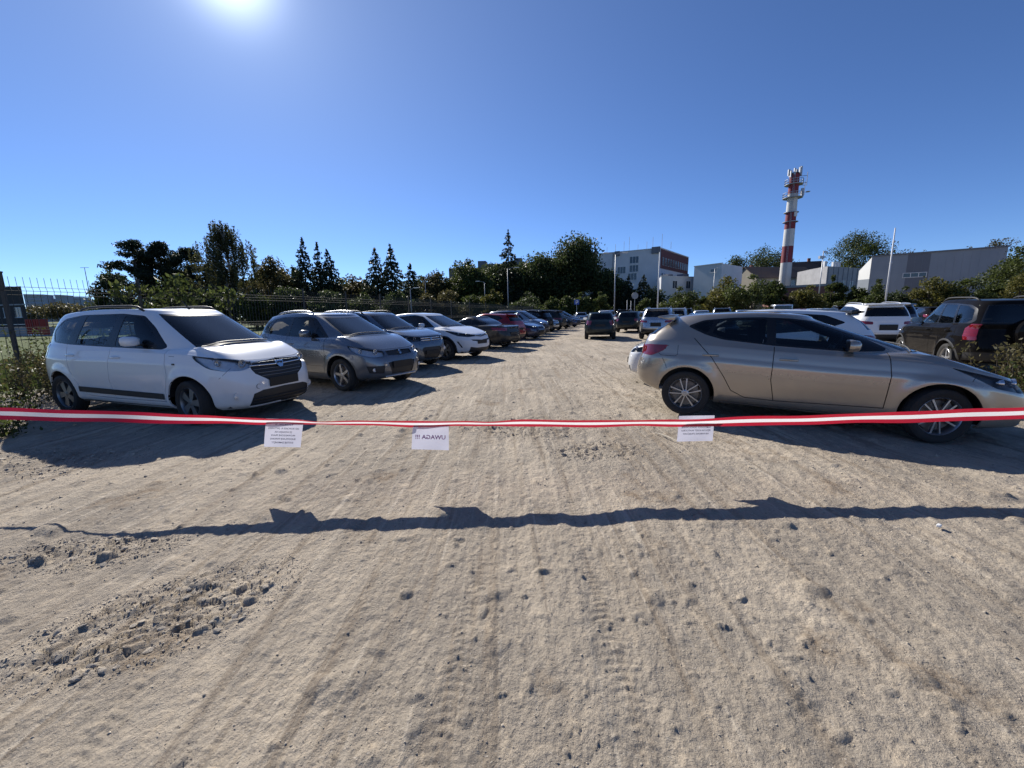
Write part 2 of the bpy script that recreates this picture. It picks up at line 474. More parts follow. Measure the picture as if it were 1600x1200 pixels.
def put_stone(x, y, s, tilt=.2):
    o = link_mesh('stone', STONES[rnd.randrange(12)], GROUND)
    o.location = (x, y, float(ground_h(x, y)) + s * rnd.uniform(-.10, .04))
    o.rotation_euler = (rnd.gauss(0, tilt), rnd.gauss(0, tilt), rnd.uniform(0, 6.28)); o.scale = (s, s, s * rnd.uniform(.8, 1.3))
def scatter_stones():
    def inpatch(k):
        cx, cy, a, b, ang = PATCH[k]
        q, r = rnd.uniform(0, 6.28), math.sqrt(rnd.random()) * 1.02
        u, v = a * r * math.cos(q), b * r * math.sin(q)
        return cx + u * math.cos(ang) - v * math.sin(ang), cy + u * math.sin(ang) + v * math.cos(ang)
    for _ in range(165): put_stone(*inpatch(0), rnd.choice([.008, .010, .012, .014, .018, .022]) * rnd.uniform(.8, 1.3), .24)
    for _ in range(40): put_stone(*inpatch(1), rnd.uniform(.02, .055))
    for _ in range(20): put_stone(*inpatch(2), rnd.uniform(.012, .035))
    for k, n_ in ((3, 10), (5, 10), (6, 12)):
        for _ in range(n_): put_stone(*inpatch(k), rnd.uniform(.012, .035))
    for _ in range(20):
        y = rnd.uniform(1.2, 6) ; put_stone(rnd.uniform(-1.1, 1.1) * y, y, rnd.uniform(.007, .018) * (.6 + y * .15))
scatter_stones()
# pebbles and crumbs too many to count
def pebbles():
    n = 15000
    y = nrg.uniform(.9, 1, n); q = nrg.uniform(0, 1, n); r = 1.0 + 11.0 * q**1.7
    an = nrg.uniform(-R_(56), R_(56), n); x, y = r * np.sin(an), r * np.cos(an)
    k = np.arange(n) < 8500
    pi = nrg.choice(len(PATCH), n, p=[.34, .2, .12, .1, .08, .08, .08]); P = np.array(PATCH)[pi]
    q2, r2 = nrg.uniform(0, 2 * np.pi, n), np.sqrt(nrg.uniform(0, 1, n)) * 1.15
    u, v = P[:, 2] * r2 * np.cos(q2), P[:, 3] * r2 * np.sin(q2)
    x = np.where(k, P[:, 0] + u * np.cos(P[:, 4]) - v * np.sin(P[:, 4]), x); y = np.where(k, P[:, 1] + u * np.sin(P[:, 4]) + v * np.cos(P[:, 4]), y)
    s = nrg.uniform(.002, .0055, n) * (1 + nrg.uniform(0, 1, n)**10 * 1.6) * np.clip(np.hypot(x, y) / 3.0, .8, 2.0)
    z = ground_h(x, y)
    base = np.array([[1, 0, 0], [-.5, .8, 0], [-.6, -.7, .1], [.1, .1, .75], [.0, .0, -.6], [.5, .6, .4]])
    F = np.array([[0, 5, 3], [5, 1, 3], [1, 2, 3], [2, 0, 3], [0, 4, 5], [5, 4, 1], [1, 4, 2], [2, 4, 0]])
    a = nrg.uniform(0, 2 * np.pi, n); c, sn = np.cos(a), np.sin(a)
    B = base[None] * nrg.uniform(.6, 1.4, (n, 6, 3)) * s[:, None, None]
    V = np.stack([B[..., 0] * c[:, None] - B[..., 1] * sn[:, None] + x[:, None], B[..., 0] * sn[:, None] + B[..., 1] * c[:, None] + y[:, None], B[..., 2] + z[:, None]], -1)
    o = np_mesh('pebbles', V.reshape(-1, 3), (F[None] + 6 * np.arange(n)[:, None, None]).reshape(-1, 3), None, GROUND, mats=[M_STONE, M_STONE2], midx=(nrg.uniform(0, 1, n * 8) < .0).astype(int) + np.repeat((nrg.uniform(0, 1, n) < .45).astype(int), 8))
    o['kind'] = 'stuff'
pebbles()
# ================================================================== buildings
def plaster(name, rgb, vary=.12, scale=.6):
    return pbr(name, rgb, .9, vary=vary, vscale=scale, bump=.15, bscale=8, spec=.2)
M_WHITE0 = pbr('white_paint', (.75, .75, .73), .5); M_DARK0 = pbr('soot', (.02, .02, .02), .9)
M_WALLW = plaster('white_plaster', (.56, .57, .60))
M_WALLG = plaster('grey_panel', (.26, .285, .32))
M_WALLDG = plaster('dark_grey_panel', (.155, .165, .19))
M_CONC = pbr('concrete', (.30, .30, .31), .92, vary=.3, vscale=.9, bump=.2, bscale=9)
M_REDCLAD = pbr('red_cladding', (.105, .030, .029), .75, vary=.2, vscale=.8)
M_BRICK = pbr('brick_wall', (.20, .09, .075), .92, vary=.35, vscale=6, bump=.3, bscale=20)
M_ROOF = pbr('roof_tiles', (.085, .062, .052), .9, vary=.3, vscale=2)
M_CREAM = plaster('cream_plaster', (.30, .275, .225))
M_WINF = pbr('window_frame', (.60, .60, .60), .6)
M_PANE = pbr('window_pane', (.03, .04, .055), .08, spec=.8)
M_DKW = plaster('old_wall', (.16, .145, .135))
M_STEEL = pbr('galvanised_steel', (.34, .35, .37), .5, metal=.6, vary=.2, vscale=5)
M_POST = pbr('fence_paint', (.045, .048, .048), .85, vary=.2, vscale=8)
M_CHW = pbr('chimney_white', (.56, .55, .53), .85, vary=.14, vscale=.7, bump=.1, bscale=6)
M_CHR = pbr('chimney_red', (.20, .032, .042), .8, vary=.2, vscale=.7, bump=.1, bscale=6)
M_FARBLK = plaster('far_block', (.30, .34, .42), .2, .05)

class Face:
    """A wall plane: a = left bottom corner, b = right bottom corner (seen from outside)."""
    def __init__(s, a, b):
        s.a = Vector((a[0], a[1], 0)); s.b = Vector((b[0], b[1], 0)); s.L = (s.b - s.a).length
        s.u = (s.b - s.a).normalized(); s.n = Vector((s.u.y, -s.u.x, 0))
    def p(s, u, z, d=0.0): q = s.a + s.u * u + s.n * d; return Vector((q.x, q.y, z))
    def box(s, m, u0, u1, z0, z1, d0, d1):
        m.add([s.p(u0, z0, d0), s.p(u1, z0, d0), s.p(u1, z1, d0), s.p(u0, z1, d0), s.p(u0, z0, d1), s.p(u1, z0, d1), s.p(u1, z1, d1), s.p(u0, z1, d1)],
              [(0, 1, 2, 3), (4, 7, 6, 5), (0, 4, 5, 1), (1, 5, 6, 2), (2, 6, 7, 3), (3, 7, 4, 0)])
    def window(s, root, u, z, w, h, bars=1, frame=M_WINF, pane=M_PANE, sill=True):
        t = .09; m = MB()
        for (u0, u1, z0, z1) in ((u - w / 2, u + w / 2, z, z + t), (u - w / 2, u + w / 2, z + h - t, z + h), (u - w / 2, u - w / 2 + t, z + t, z + h - t), (u + w / 2 - t, u + w / 2, z + t, z + h - t)):
            s.box(m, u0, u1, z0, z1, -.02, .05)
        for k in range(bars):
            c = u - w / 2 + w * (k + 1) / (bars + 1); s.box(m, c - t / 2, c + t / 2, z + t, z + h - t, -.02, .045)
        if sill: s.box(m, u - w / 2 - .08, u + w / 2 + .08, z - .07, z - .002, -.02, .14)
        f = m.build('window', frame, root)
        q = MB(); s.box(q, u - w / 2 + t * .5, u + w / 2 - t * .5, z + t * .5, z + h - t * .5, -.03, .012); q.build('pane', pane, f)
        return f

def block(root, pts, z0, z1, mat, name='wall', parapet=0.0):
    """A prism over a plan outline."""
    m = MB(); n = len(pts)
    m.add([(p[0], p[1], z0) for p in pts] + [(p[0], p[1], z1) for p in pts], [tuple(reversed(range(n))), tuple(range(n, 2 * n))] + [(i, (i + 1) % n, n + (i + 1) % n, n + i) for i in range(n)])
    return m.build(name, mat, root)

def xy(px, D):
    v = at_x(px, D); return (v.x, v.y)
def zt(px, py, D): return height_at(px, py, D)

# --- white hospital block with a red top storey
A, B, C_ = xy(1028, 110), xy(934, 119), xy(1071, 130)
H_ = zt(1028, 388, 110)
hosp = empty('hospital_building', (A[0], A[1], 0)); hosp['label'] = 'white hospital block with red cladding along its top storey'; hosp['category'] = 'building'
def rel(root):
    """Parent without moving: the parts were built in world space."""
    bpy.context.view_layer.update()
    for c in root.children: c.matrix_parent_inverse = Matrix.Translation(-root.location)
D4 = (B[0] + C_[0] - A[0], B[1] + C_[1] - A[1])
block(hosp, [A, C_, D4, B], 0, H_, M_WALLW)
fr, fl = Face(A, C_), Face(B, A)
m = MB(); fr.box(m, .25, fr.L - .1, H_ - 5.0, H_ - .15, .003, .14); m.build('cladding', M_REDCLAD, hosp)
for k in range(11):
    u = 2.0 + k * (fr.L - 3.4) / 10
    m = fr.window(hosp, u, H_ - 4.1, 1.3, 2.0, 1, frame=M_CONC)
    m.location = fr.n * .14
    fr.window(hosp, u, H_ - 8.0, 1.2, 1.9, 1); fr.window(hosp, u, H_ - 11.6, 1.2, 1.9, 1)
for px, py, w in ((990, 412, 2.0), (990, 425.5, 2.0), (971, 427, 1.9), (988, 438, 2.0)):
    u = fl.L * (px - 934) / (1028 - 934); fl.window(hosp, u, zt(px, py, 114), w * 1.25, 1.9, 2)
m = MB(); fl.box(m, fl.L - 2.2, fl.L - .05, H_ - 1.2, H_ + .45, .003, .5); m.build('roof_housing', M_WALLDG, hosp)
m = MB(); fl.box(m, fl.L * .28, fl.L * .36, H_ - 1.0, H_ + .25, .003, .5); m.build('roof_housing', M_WALLDG, hosp)
m = MB(); fl.box(m, fl.L * .245, fl.L * .25, 1, H_ - .2, .003, .2); m.build('downpipe', M_WALLDG, hosp)
m = MB(); fl.box(m, -.1, fl.L + .1, H_, H_ + .18, -.35, .14); fr.box(m, .16, fr.L + .1, H_ + .002, H_ + .19, -.35, .16); m.build('parapet', M_WINF, hosp)
for k in range(9):
    u = 2 + k * 2.1; p = fl.p(u, H_, -1.0 - (k % 3)); MB().tube([p, p + Vector((0, 0, 1.8 + (k % 4) * .7))], .05, 5).build('aerial', M_STEEL, hosp)
rel(hosp)

# --- long old wing behind the trees
A2, B2 = xy(704, 128), xy(934, 124)
w2 = empty('hospital_wing', (A2[0], A2[1], 0)); tag(w2, 'long dark old wing showing between the trees left of the white block', 'building')
block(w2, [A2, B2, (B2[0] + 3, B2[1] + 12), (A2[0] + 3, A2[1] + 12)], 0, zt(720, 419, 128), M_DKW)
f2 = Face(A2, B2)
for k in range(12):
    for r in range(3): f2.window(w2, 2.5 + k * 3.6, 3.2 + r * 3.4, 1.7, 1.8, 1)
for u0, u1, py in ((12, 26, 411), (26.2, 40, 404), (40.2, f2.L - .3, 397)):
    m = MB(); f2.box(m, u0, u1, zt(720, 419, 128) + .002, zt(800, py, 126), -10, -.3); m.build('upper_storey', M_DKW, w2)
for u in (9, 20, 33): m = MB(); f2.box(m, u, u + 2.4, zt(720, 419, 128) - .5, zt(720, 411, 128) + u * .05, -4.2, -.2); m.build('roof_housing', M_WALLDG, w2)
rel(w2)

# --- low white wing and blank white block right of the hospital
A3, B3 = xy(1031, 100), xy(1083, 104)
w3 = empty('low_wing', (A3[0], A3[1], 0)); tag(w3, 'low white wing with two windows in front of the red storey', 'building')
block(w3, [A3, B3, (B3[0] + 2, B3[1] + 9), (A3[0] + 2, A3[1] + 9)], 0, zt(1055, 433, 102), M_WALLW)
f3 = Face(A3, B3)
for u in (f3.L * .40, f3.L * .80): f3.window(w3, u, zt(1060, 451, 102), 1.5, 1.9, 1)
m = MB(); f3.box(m, -.1, f3.L + .1, zt(1055, 433, 102), zt(1055, 433, 102) + .2, -.3, .15); m.build('parapet', M_WINF, w3)
m = MB(); f3.box(m, f3.L * .72, f3.L * .9, zt(1055, 433, 102) + .21, zt(1055, 427, 102), -3, -1); f3.box(m, f3.L * .28, f3.L * .42, zt(1055, 433, 102) + .21, zt(1055, 428, 102), -3, -1); m.build('roof_housing', M_WALLDG, w3)
rel(w3)
A4, B4 = xy(1081, 98), xy(1123, 92)
w4 = empty('white_block', (A4[0], A4[1], 0)); tag(w4, 'blank white block above a red ground floor, left of the chimney', 'building')
block(w4, [A4, B4, (B4[0] + 9, B4[1] + 8), (A4[0] + 6, A4[1] + 11)], 3.9, zt(1100, 415, 96), M_WALLW)
block(w4, [(A4[0] + .2, A4[1] + .1), (B4[0] - .1, B4[1] + .1), (B4[0] + 9, B4[1] + 8.2), (A4[0] + 6, A4[1] + 11)], 0, 3.897, M_BRICK, 'ground_floor')
f4 = Face(A4, B4); f4.window(w4, f4.L * .72, zt(1110, 426, 94), 1.5, .8, 0)
m = MB(); f4.box(m, f4.L * .05, f4.L * .55, .2, 2.6, -.05, -.0); m.build('garage_door', M_WALLDG, w4)
m = MB(); f4.box(m, -.1, f4.L + .1, zt(1100, 415, 96), zt(1100, 415, 96) + .15, -.3, .12); m.build('parapet', M_WINF, w4)
rel(w4)

# --- houses with pitched roofs near the chimney
def gable_house(px, D, w, d, hw, hr, rz, wall, roof, label, name='house', dormer=False):
    p = at_x(px, D); r = empty(name, (p.x, p.y, 0), rz); tag(r, label, 'house')
    MB().add([(-w / 2, -d / 2, 0), (w / 2, -d / 2, 0), (w / 2, d / 2, 0), (-w / 2, d / 2, 0), (-w / 2, -d / 2, hw), (w / 2, -d / 2, hw), (w / 2, d / 2, hw), (-w / 2, d / 2, hw), (-w / 2, 0, hw + hr), (w / 2, 0, hw + hr)],
             [(3, 2, 1, 0), (0, 1, 5, 4), (2, 3, 7, 6), (1, 2, 6, 9, 5), (3, 0, 4, 8, 7)]).build('wall', wall, r)
    o = .35; m = MB()
    for s in (-1, 1):
        q = [(-w / 2 - o, s * (d / 2 + o), hw - o * hr / (d / 2) + .04), (w / 2 + o, s * (d / 2 + o), hw - o * hr / (d / 2) + .04), (w / 2 + o, 0, hw + hr + .04), (-w / 2 - o, 0, hw + hr + .04)]
        m.add(q + [(x, y, z + .16) for x, y, z in q], [(0, 1, 2, 3), (4, 7, 6, 5), (0, 4, 5, 1), (1, 5, 6, 2), (2, 6, 7, 3), (3, 7, 4, 0)])
    m.build('roof', roof, r)
    f = Face((-w / 2, -d / 2), (w / 2, -d / 2))
    for k in range(max(2, int(w / 3.2))): f.window(r, 1.6 + k * 3.2, hw - 2.1, 1.2, 1.3, 1)
    MB().box((w * .2, .6, hw + hr + .5), (.7, .7, 1.3)).build('chimney_stack', M_BRICK, r)
    if dormer:
        for x in (-w * .28, w * .1):
            MB().box((x, -d * .28, hw + hr * .50), (1.7, 2.0, 1.5)).build('dormer', M_WALLW, r)
            MB().box((x, -d * .28 - .2, hw + hr * .50 + .83), (2.1, 2.5, .14)).build('dormer_roof', M_ROOF, r)
    return r
gable_house(1160, 128, 13, 9, zt(1160, 442, 128), 4.2, .25, M_CREAM, M_ROOF, 'cream house with white dormers under the round trees', dormer=True)
gable_house(1205, 120, 19, 10, zt(1205, 436, 120), 3.2, .15, M_CREAM, M_ROOF, 'long house with a low brown roof just left of the chimney')
gable_house(1246, 124, 9, 9, zt(1246, 434, 124), 4.4, -.35, M_CREAM, M_ROOF, 'small cream house with a steep roof right of the chimney foot')
# --- boiler house roof, brick wall, concrete block
A5, B5 = xy(1200, 96), xy(1300, 86)
bw = empty('boiler_house', (A5[0], A5[1], 0)); tag(bw, 'flat red brick boiler house at the foot of the chimney', 'building')
block(bw, [A5, B5, (B5[0] + 4, B5[1] + 9), (A5[0] + 4, A5[1] + 9)], 0, zt(1245, 449, 91), M_BRICK)
block(bw, [(A5[0] - .3, A5[1] - .3), (B5[0] + .3, B5[1] - .3), (B5[0] + 4.4, B5[1] + 9), (A5[0] + 4, A5[1] + 9.3)], zt(1245, 449, 91) + .002, zt(1245, 445.5, 91), M_CONC, 'roof')
rel(bw)
A6, B6, C6 = xy(1263, 98), xy(1286, 92), xy(1338, 98)
cb = empty('concrete_building', (B6[0], B6[1], 0)); tag(cb, 'raw grey concrete building with vents on its flat roof', 'building')
block(cb, [A6, B6, C6, (C6[0] - 6, C6[1] + 10), (A6[0] + 2, A6[1] + 8)], 0, zt(1286, 416, 92), M_CONC)
f6 = Face(B6, C6); zc = zt(1286, 416, 92)
for k in range(7):
    m = MB(); f6.box(m, .4 + k * f6.L / 7, .55 + k * f6.L / 7, zc - 5, zc - .05, .003, .06); m.build('panel_joint', M_WALLDG, cb)
for k, u in enumerate((1.2, 4.6, 5.6, 6.6)):
    p = f6.p(u, zc, -1.2); MB().box(p + Vector((0, 0, .6)), (.55, .55, 1.25)).build('roof_vent', M_WINF, cb)
for u in (f6.L * .5, f6.L * .75): f6.window(cb, u, zc - 4.6, 1.5, 1.6, 1)
rel(cb)
# --- grey hall on the right
A7, B7 = xy(1353, 64), xy(1559, 55.5)
hall = empty('grey_hall', (A7[0], A7[1], 0)); tag(hall, 'long windowless grey hall with a sunlit white sloping end wall', 'building')
f7 = Face(A7, B7); ha, hb = zt(1353, 401, 64), zt(1559, 386, 55.5); hz = (ha + hb) / 2
bk = Vector((-f7.n.x, -f7.n.y, 0)) * 14
block(hall, [A7, B7, (B7[0] + bk.x, B7[1] + bk.y), (A7[0] + bk.x, A7[1] + bk.y)], 0, hz, M_WALLG)
nj = 17
for k in range(nj):
    u0, u1 = f7.L * k / nj + .008, f7.L * (k + 1) / nj - .008
    dark = f7.L * .265 < (u0 + u1) / 2 < f7.L * .47
    m = MB(); f7.box(m, u0, u1, .05, hz - .05, .004, .02); m.build('wall_panel', M_WALLDG if dark else M_WALLG, hall)
m = MB(); f7.box(m, -.15, f7.L + .15, hz, hz + .16, -.4, .18); m.build('eaves_trim', M_WALLDG, hall)
wz = hz - 3.4
f7.window(hall, f7.L * .365, wz, f7.L * .19, .72, 2, sill=False).location = f7.n * .05
# lean-to with the white end that faces the sun
e0 = Vector((A7[0], A7[1], 0)); en = -f7.u
q0, q1 = e0 + Vector((-.05, .02, 0)), e0 + Vector((-.05, 2.1, 0)); zs = hz - 3.3; bk = Vector((3.2, .9, 0)); m = MB(); z4 = [(q0, 0), (q1, 0), (q1, zs - .003), (q0, zs - .003)]
m.add([(p.x, p.y, z) for p, z in z4] + [(p.x + bk.x * .5, p.y + bk.y * .5, z) for p, z in z4], [(0, 1, 2, 3), (7, 6, 5, 4), (0, 4, 5, 1), (1, 5, 6, 2), (2, 6, 7, 3), (3, 7, 4, 0)]); m.build('wall', M_WALLG, hall)
m = MB(); zz = [(q0, zs), (q1, zs), (q1, hz - 1.9), (q0, hz - .1)]
m.add([(p.x, p.y, z) for p, z in zz] + [(p.x + bk.x * .5, p.y + bk.y * .5, z) for p, z in zz], [(0, 1, 2, 3), (7, 6, 5, 4), (0, 4, 5, 1), (1, 5, 6, 2), (2, 6, 7, 3), (3, 7, 4, 0)])
m.build('end_wall', pbr('white_render', (.78, .77, .74), .85, vary=.08, vscale=.5), hall)
rel(hall)
# --- far left: dark shed, housing blocks, red container, mast
A8, B8 = xy(-60, 66), xy(44, 62)
sd = empty('dark_shed', (B8[0], B8[1], 0)); tag(sd, 'tall dark building behind the wire fence at the left edge', 'building')
block(sd, [A8, B8, (B8[0] - 16, B8[1] + 12), (A8[0] - 16, A8[1] + 12)], 0, zt(40, 447, 62), plaster('dark_brick', (.055, .052, .052)))
f8 = Face(A8, B8)
for k in range(4): f8.window(sd, f8.L - 1.8 - k * 2.6, 2.0, 1.4, 1.5, 1)
m = MB(); f8.box(m, -.1, f8.L + .1, 3.8, 4.0, .003, .12); m.build('string_course', M_CONC, sd); rel(sd)
for i, (p0, p1, py, D, lb) in enumerate(((45, 76, 459, 380, 'pale far apartment block next to the dark shed'), (77, 92, 466, 430, 'narrow lower far apartment block'), (93, 108, 460, 400, 'square far apartment block left of the mast'), (109, 133, 463, 420, 'long far apartment block behind the mast'), (134, 165, 468, 360, 'low far block half hidden by treetops'))):
    a, b = xy(p0, D), xy(p1, D + 10); r = empty('apartment_block', (a[0], a[1], 0)); tag(r, lb, 'building', 'apartment blocks on the horizon')
    h = zt((p0 + p1) / 2, py, D); block(r, [a, b, (b[0] - 6, b[1] + 14), (a[0] - 6, a[1] + 14)], 0, h, M_FARBLK)
    f = Face(a, b)
    for r_ in range(3):
        m = MB(); f.box(m, .8, f.L - .8, h - 3.2 - r_ * 3.4, h - 1.8 - r_ * 3.4, -.05, .06); m.build('window_band', M_PANE, r)
    rel(r)
p = at_x(49, 34); rc = empty('red_container', (p.x, p.y, 0), .1); tag(rc, 'red ribbed container on the grass behind the fence', 'container')
M_CONT = pbr('container_red', (.30, .035, .03), .55, vary=.2, vscale=2)
MB().box((0, .4, .95), (1.0, .8, 1.3)).build('container_body', M_CONT, rc)
for k in range(6): MB().box((-.42 + k * .165, -.02, .95), (.07, .05, 1.2)).build('rib', M_CONT, rc)
for k in range(5): MB().box((-.4 + k * .2, -.03, .34), (.11, .03, .10), Matrix.Rotation(.5, 3, 'Y')).build('white_stripe', M_WHITE0, rc)
p = at_x(86, 40); gr_ = empty('low_wall', (p.x, p.y, 0), .05); tag(gr_, 'low pale wall with a rail at the far side of the grass', 'wall')
MB().box((3, 0, .45), (17, .3, .9)).build('wall', M_CONC, gr_); MB().box((3, 0, 1.15), (17, .06, .06)).build('rail', M_WINF, gr_)

# ---------------------------------------------------------- chimney
CHD = 110.0
cp = at(1226, 440, CHD); ctop = height_at(1239, 270, CHD)
ch = empty('chimney', (cp.x, cp.y, 0)); tag(ch, 'tall red and white banded chimney carrying aerials', 'chimney')
bands = [(0, zt(1226, 410, CHD), M_CHW), (None, zt(1229, 384, CHD), M_CHR), (None, zt(1231, 357, CHD), M_CHW), (None, zt(1234, 331, CHD), M_CHR), (None, zt(1236, 301, CHD), M_CHW), (None, ctop, M_CHR)]
rad = lambda z: 1.42 - (1.42 - 1.10) * z / ctop
z0 = 0
for _, z1, mt in bands:
    MB().lathe([(z0, rad(z0)), (z1, rad(z1))], axis='z', n=36).build('shaft_band', mt, ch, smooth=True); z0 = z1
MB().lathe([(ctop, rad(ctop)), (ctop + .25, rad(ctop)), (ctop + .25, rad(ctop) - .3), (ctop - 1.5, rad(ctop) - .35)], axis='z', n=30).build('rim', M_DARK0, ch, auto=.5)
for py, w, full in ((287, .95, 1), (308, 1.1, 1), (331, .5, 0), (346, .55, 0)):
    z = zt(1236, py, CHD); r0 = rad(z); m = MB()
    m.lathe([(z, r0 - .02), (z, r0 + w), (z + .14, r0 + w), (z + .14, r0 - .02)], axis='z', n=24)
    if full:
        for k in range(14):
            a = k * 2 * math.pi / 14; c = Vector((math.cos(a) * (r0 + w - .05), math.sin(a) * (r0 + w - .05), z))
            m.tube([c, c + Vector((0, 0, 1.2))], .05, 4)
        for hz_ in (.6, 1.2): m.lathe([(z + hz_, r0 + w - .1), (z + hz_ + .09, r0 + w - .1), (z + hz_ + .09, r0 + w), (z + hz_, r0 + w)], axis='z', n=24, closed=True)
    m.build('platform', M_STEEL, ch)
for a, z, h in ((2.6, ctop - .2, 2.4), (1.9, ctop, 1.9), (.7, ctop, 2.2), (.2, ctop - .1, 2.5), (-.4, ctop - .4, 2.2), (3.5, ctop - .6, 2.0), (-1.2, ctop, 2.0), (-2.2, ctop, 1.8), (5.5, ctop - .1, 2.6)):
    r0 = 1.1; h *= .72; c = Vector((math.cos(a) * r0, math.sin(a) * r0, z)); m = MB().tube([c, c + Vector((0, 0, h))], .07, 5); m.box(c + Vector((math.cos(a) * .25, math.sin(a) * .25, h - .9)), (.34, .34, 1.5)); m.build('antenna_panel', M_STEEL, ch)
for py, a in ((292, .1), (278, -.1)):
    z = zt(1240, py, CHD); c = Vector((math.cos(a) * 3.1, math.sin(a) * 3.1, z)); m = MB()
    m.tube([(1.3, 0, z + .8), c + Vector((0, 0, .8))], .06, 4); m.tube([(1.3, 0, z - .9), c + Vector((0, 0, -.9))], .06, 4); m.tube([c + Vector((0, 0, -1.6)), c + Vector((0, 0, 1.7))], .07, 5)
    m.build('antenna_arm', M_STEEL, ch)
z = zt(1238, 299, CHD); MB().box((2.2, -.3, z), (.6, .4, 2.0)).build('antenna_panel', M_STEEL, ch); MB().lathe([(z, .02), (z + .02, .5), (z + .15, .55)], axis='z', n=16, c=(0, 0, 0)).build('dish', M_STEEL, ch).location = (3.5, -.4, 0)
z = zt(1238, 334, CHD); MB().box((.3, -1.35, z), (.7, .3, 1.3)).build('equipment_box', M_WINF, ch)
m = MB()
for s in (-.25, .25): m.tube([(-1.0 + s * .6, -rad(3) - .15 + abs(s) * .1, 3), (-.75 + s * .6, -rad(ctop) - .1, ctop)], .045, 4)
for k in range(46):
    q = 3 + k * (ctop - 3) / 46; t = (q - 3) / (ctop - 3); x = -1.0 + .25 * t; y = -rad(3) - .15 + t * (rad(3) - rad(ctop) + .05); m.tube([(x - .16, y, q), (x + .16, y, q)], .03, 4)
m.build('ladder', M_STEEL, ch)

# ---------------------------------------------------------- masts, lamps, signs
def pole_at(px, py_top, D, r, name, label, cat, group=None, r2=None, mat=M_STEEL):
    p = at(px, py_top, D); root = empty(name, (p.x, p.y, 0)); tag(root, label, cat, group)
    MB().tube([(0, 0, 0), (0, 0, p.z)], r, 8, r2=r2 or r * .6).build('pole', mat, root, smooth=True)
    MB().lathe([(0, r * 2.2), (.12, r * 2.2), (.14, r * 1.2)], axis='z', n=10).build('base', M_CONC, root)
    return root, p.z
def lamp(px, py, D, arms, label):
    r, z = pole_at(px, py, D, .075, 'street_lamp', label, 'street lamp', 'street lamps around the car park')
    for dx in arms:
        MB().tube([(0, 0, z - .05), (dx * .5, 0, z + .12), (dx, 0, z + .16)], .035, 6).build('arm', M_STEEL, r)
        MB().box((dx * 1.2, 0, z + .15), (.62 if abs(dx) > .5 else .4, .22, .10)).build('lamp_head', M_WINF, r, bevel=.03)
lamp(962, 397, 47, (-.9, .9), 'tall street lamp in front of the hospital gable wall')
lamp(793, 420, 58, (1.1,), 'single armed street lamp under the bare topped spruce')
lamp(757, 441, 64, (-.9,), 'short street lamp among the shrubs left of the spruce lamp')
lamp(664, 433, 70, (-1.2, 1.2), 'far two armed street lamp above the small spruce')
lamp(641, 452, 48, (.6,), 'street lamp behind the fence near the pair of spruces')
lamp(1117, 420, 84, (.6,), 'small lamp beside the blank white block')
p_, z_ = pole_at(1031, 394, 46, .085, 'mast', 'plain white mast leaning over the low wing', 'mast', 'bare masts', mat=M_WINF)
p_, z_ = pole_at(1399, 356, 44, .09, 'mast', 'tall white flagpole in front of the grey hall', 'flagpole', 'bare masts', mat=M_WINF)
for dz in (1.4, 3.6): MB().box((.06, 0, z_ - dz), (.2, .12, .18)).build('clamp', M_STEEL, p_)
p_, z_ = pole_at(1287, 392, 80, .12, 'mast', 'camera mast beside the concrete building', 'mast', 'bare masts')
MB().box((-.3, 0, z_ - 1.2), (.9, .5, .5)).build('camera', M_STEEL, p_); MB().box((.35, 0, z_ - .2), (.7, .3, .3)).build('camera', M_STEEL, p_)
p_, z_ = pole_at(132, 418, 78, .09, 'antenna_mast', 'thin aerial mast with a crossbar behind the fence', 'mast', 'bare masts')
MB().tube([(-.8, 0, z_ - .02), (.8, 0, z_ - .02)], .04, 5).build('crossbar', M_STEEL, p_)
def sign(px, py, D, name, label, make):
    p = at(px, py, D); r = empty(name, (p.x, p.y, 0)); tag(r, label, 'road sign'); MB().tube([(0, 0, 0), (0, 0, p.z + .3)], .03, 6).build('post', M_STEEL, r)
    make(r, p.z)
M_SIGNB = pbr('sign_blue', (.02, .07, .32), .4); M_SIGNG = pbr('sign_back', (.22, .23, .24), .5, metal=.5)
sign(992, 462, 50, 'round_sign', 'round sign seen from behind among the far cars', lambda r, z: MB().lathe([(-.02, .001), (-.02, .40), (.02, .40), (.02, .001)], n=24, c=(0, -.05, z)).build('sign_plate', M_SIGNG, r))
def _blue(r, z):
    MB().box((0, -.05, z), (.62, .03, .62)).build('sign_plate', M_SIGNB, r); MB().box((-.08, -.068, z), (.09, .008, .40)).build('sign_symbol', M_WHITE0, r)
    MB().lathe([(-.004, .06), (-.004, .15), (.004, .15), (.004, .06)], n=18, c=(.04, -.068, z + .06), closed=True).build('sign_symbol', M_WHITE0, r)
sign(901, 472, 52, 'blue_sign', 'square blue parking sign behind the far cars', _blue)
for px, py in ((980, 469), (986, 470)): pole_at(px, py, 52, .05, 'post', 'thin white post beside the round sign, %s one' % ('left' if px == 980 else 'right'), 'post', 'white posts by the round sign', mat=M_WINF)

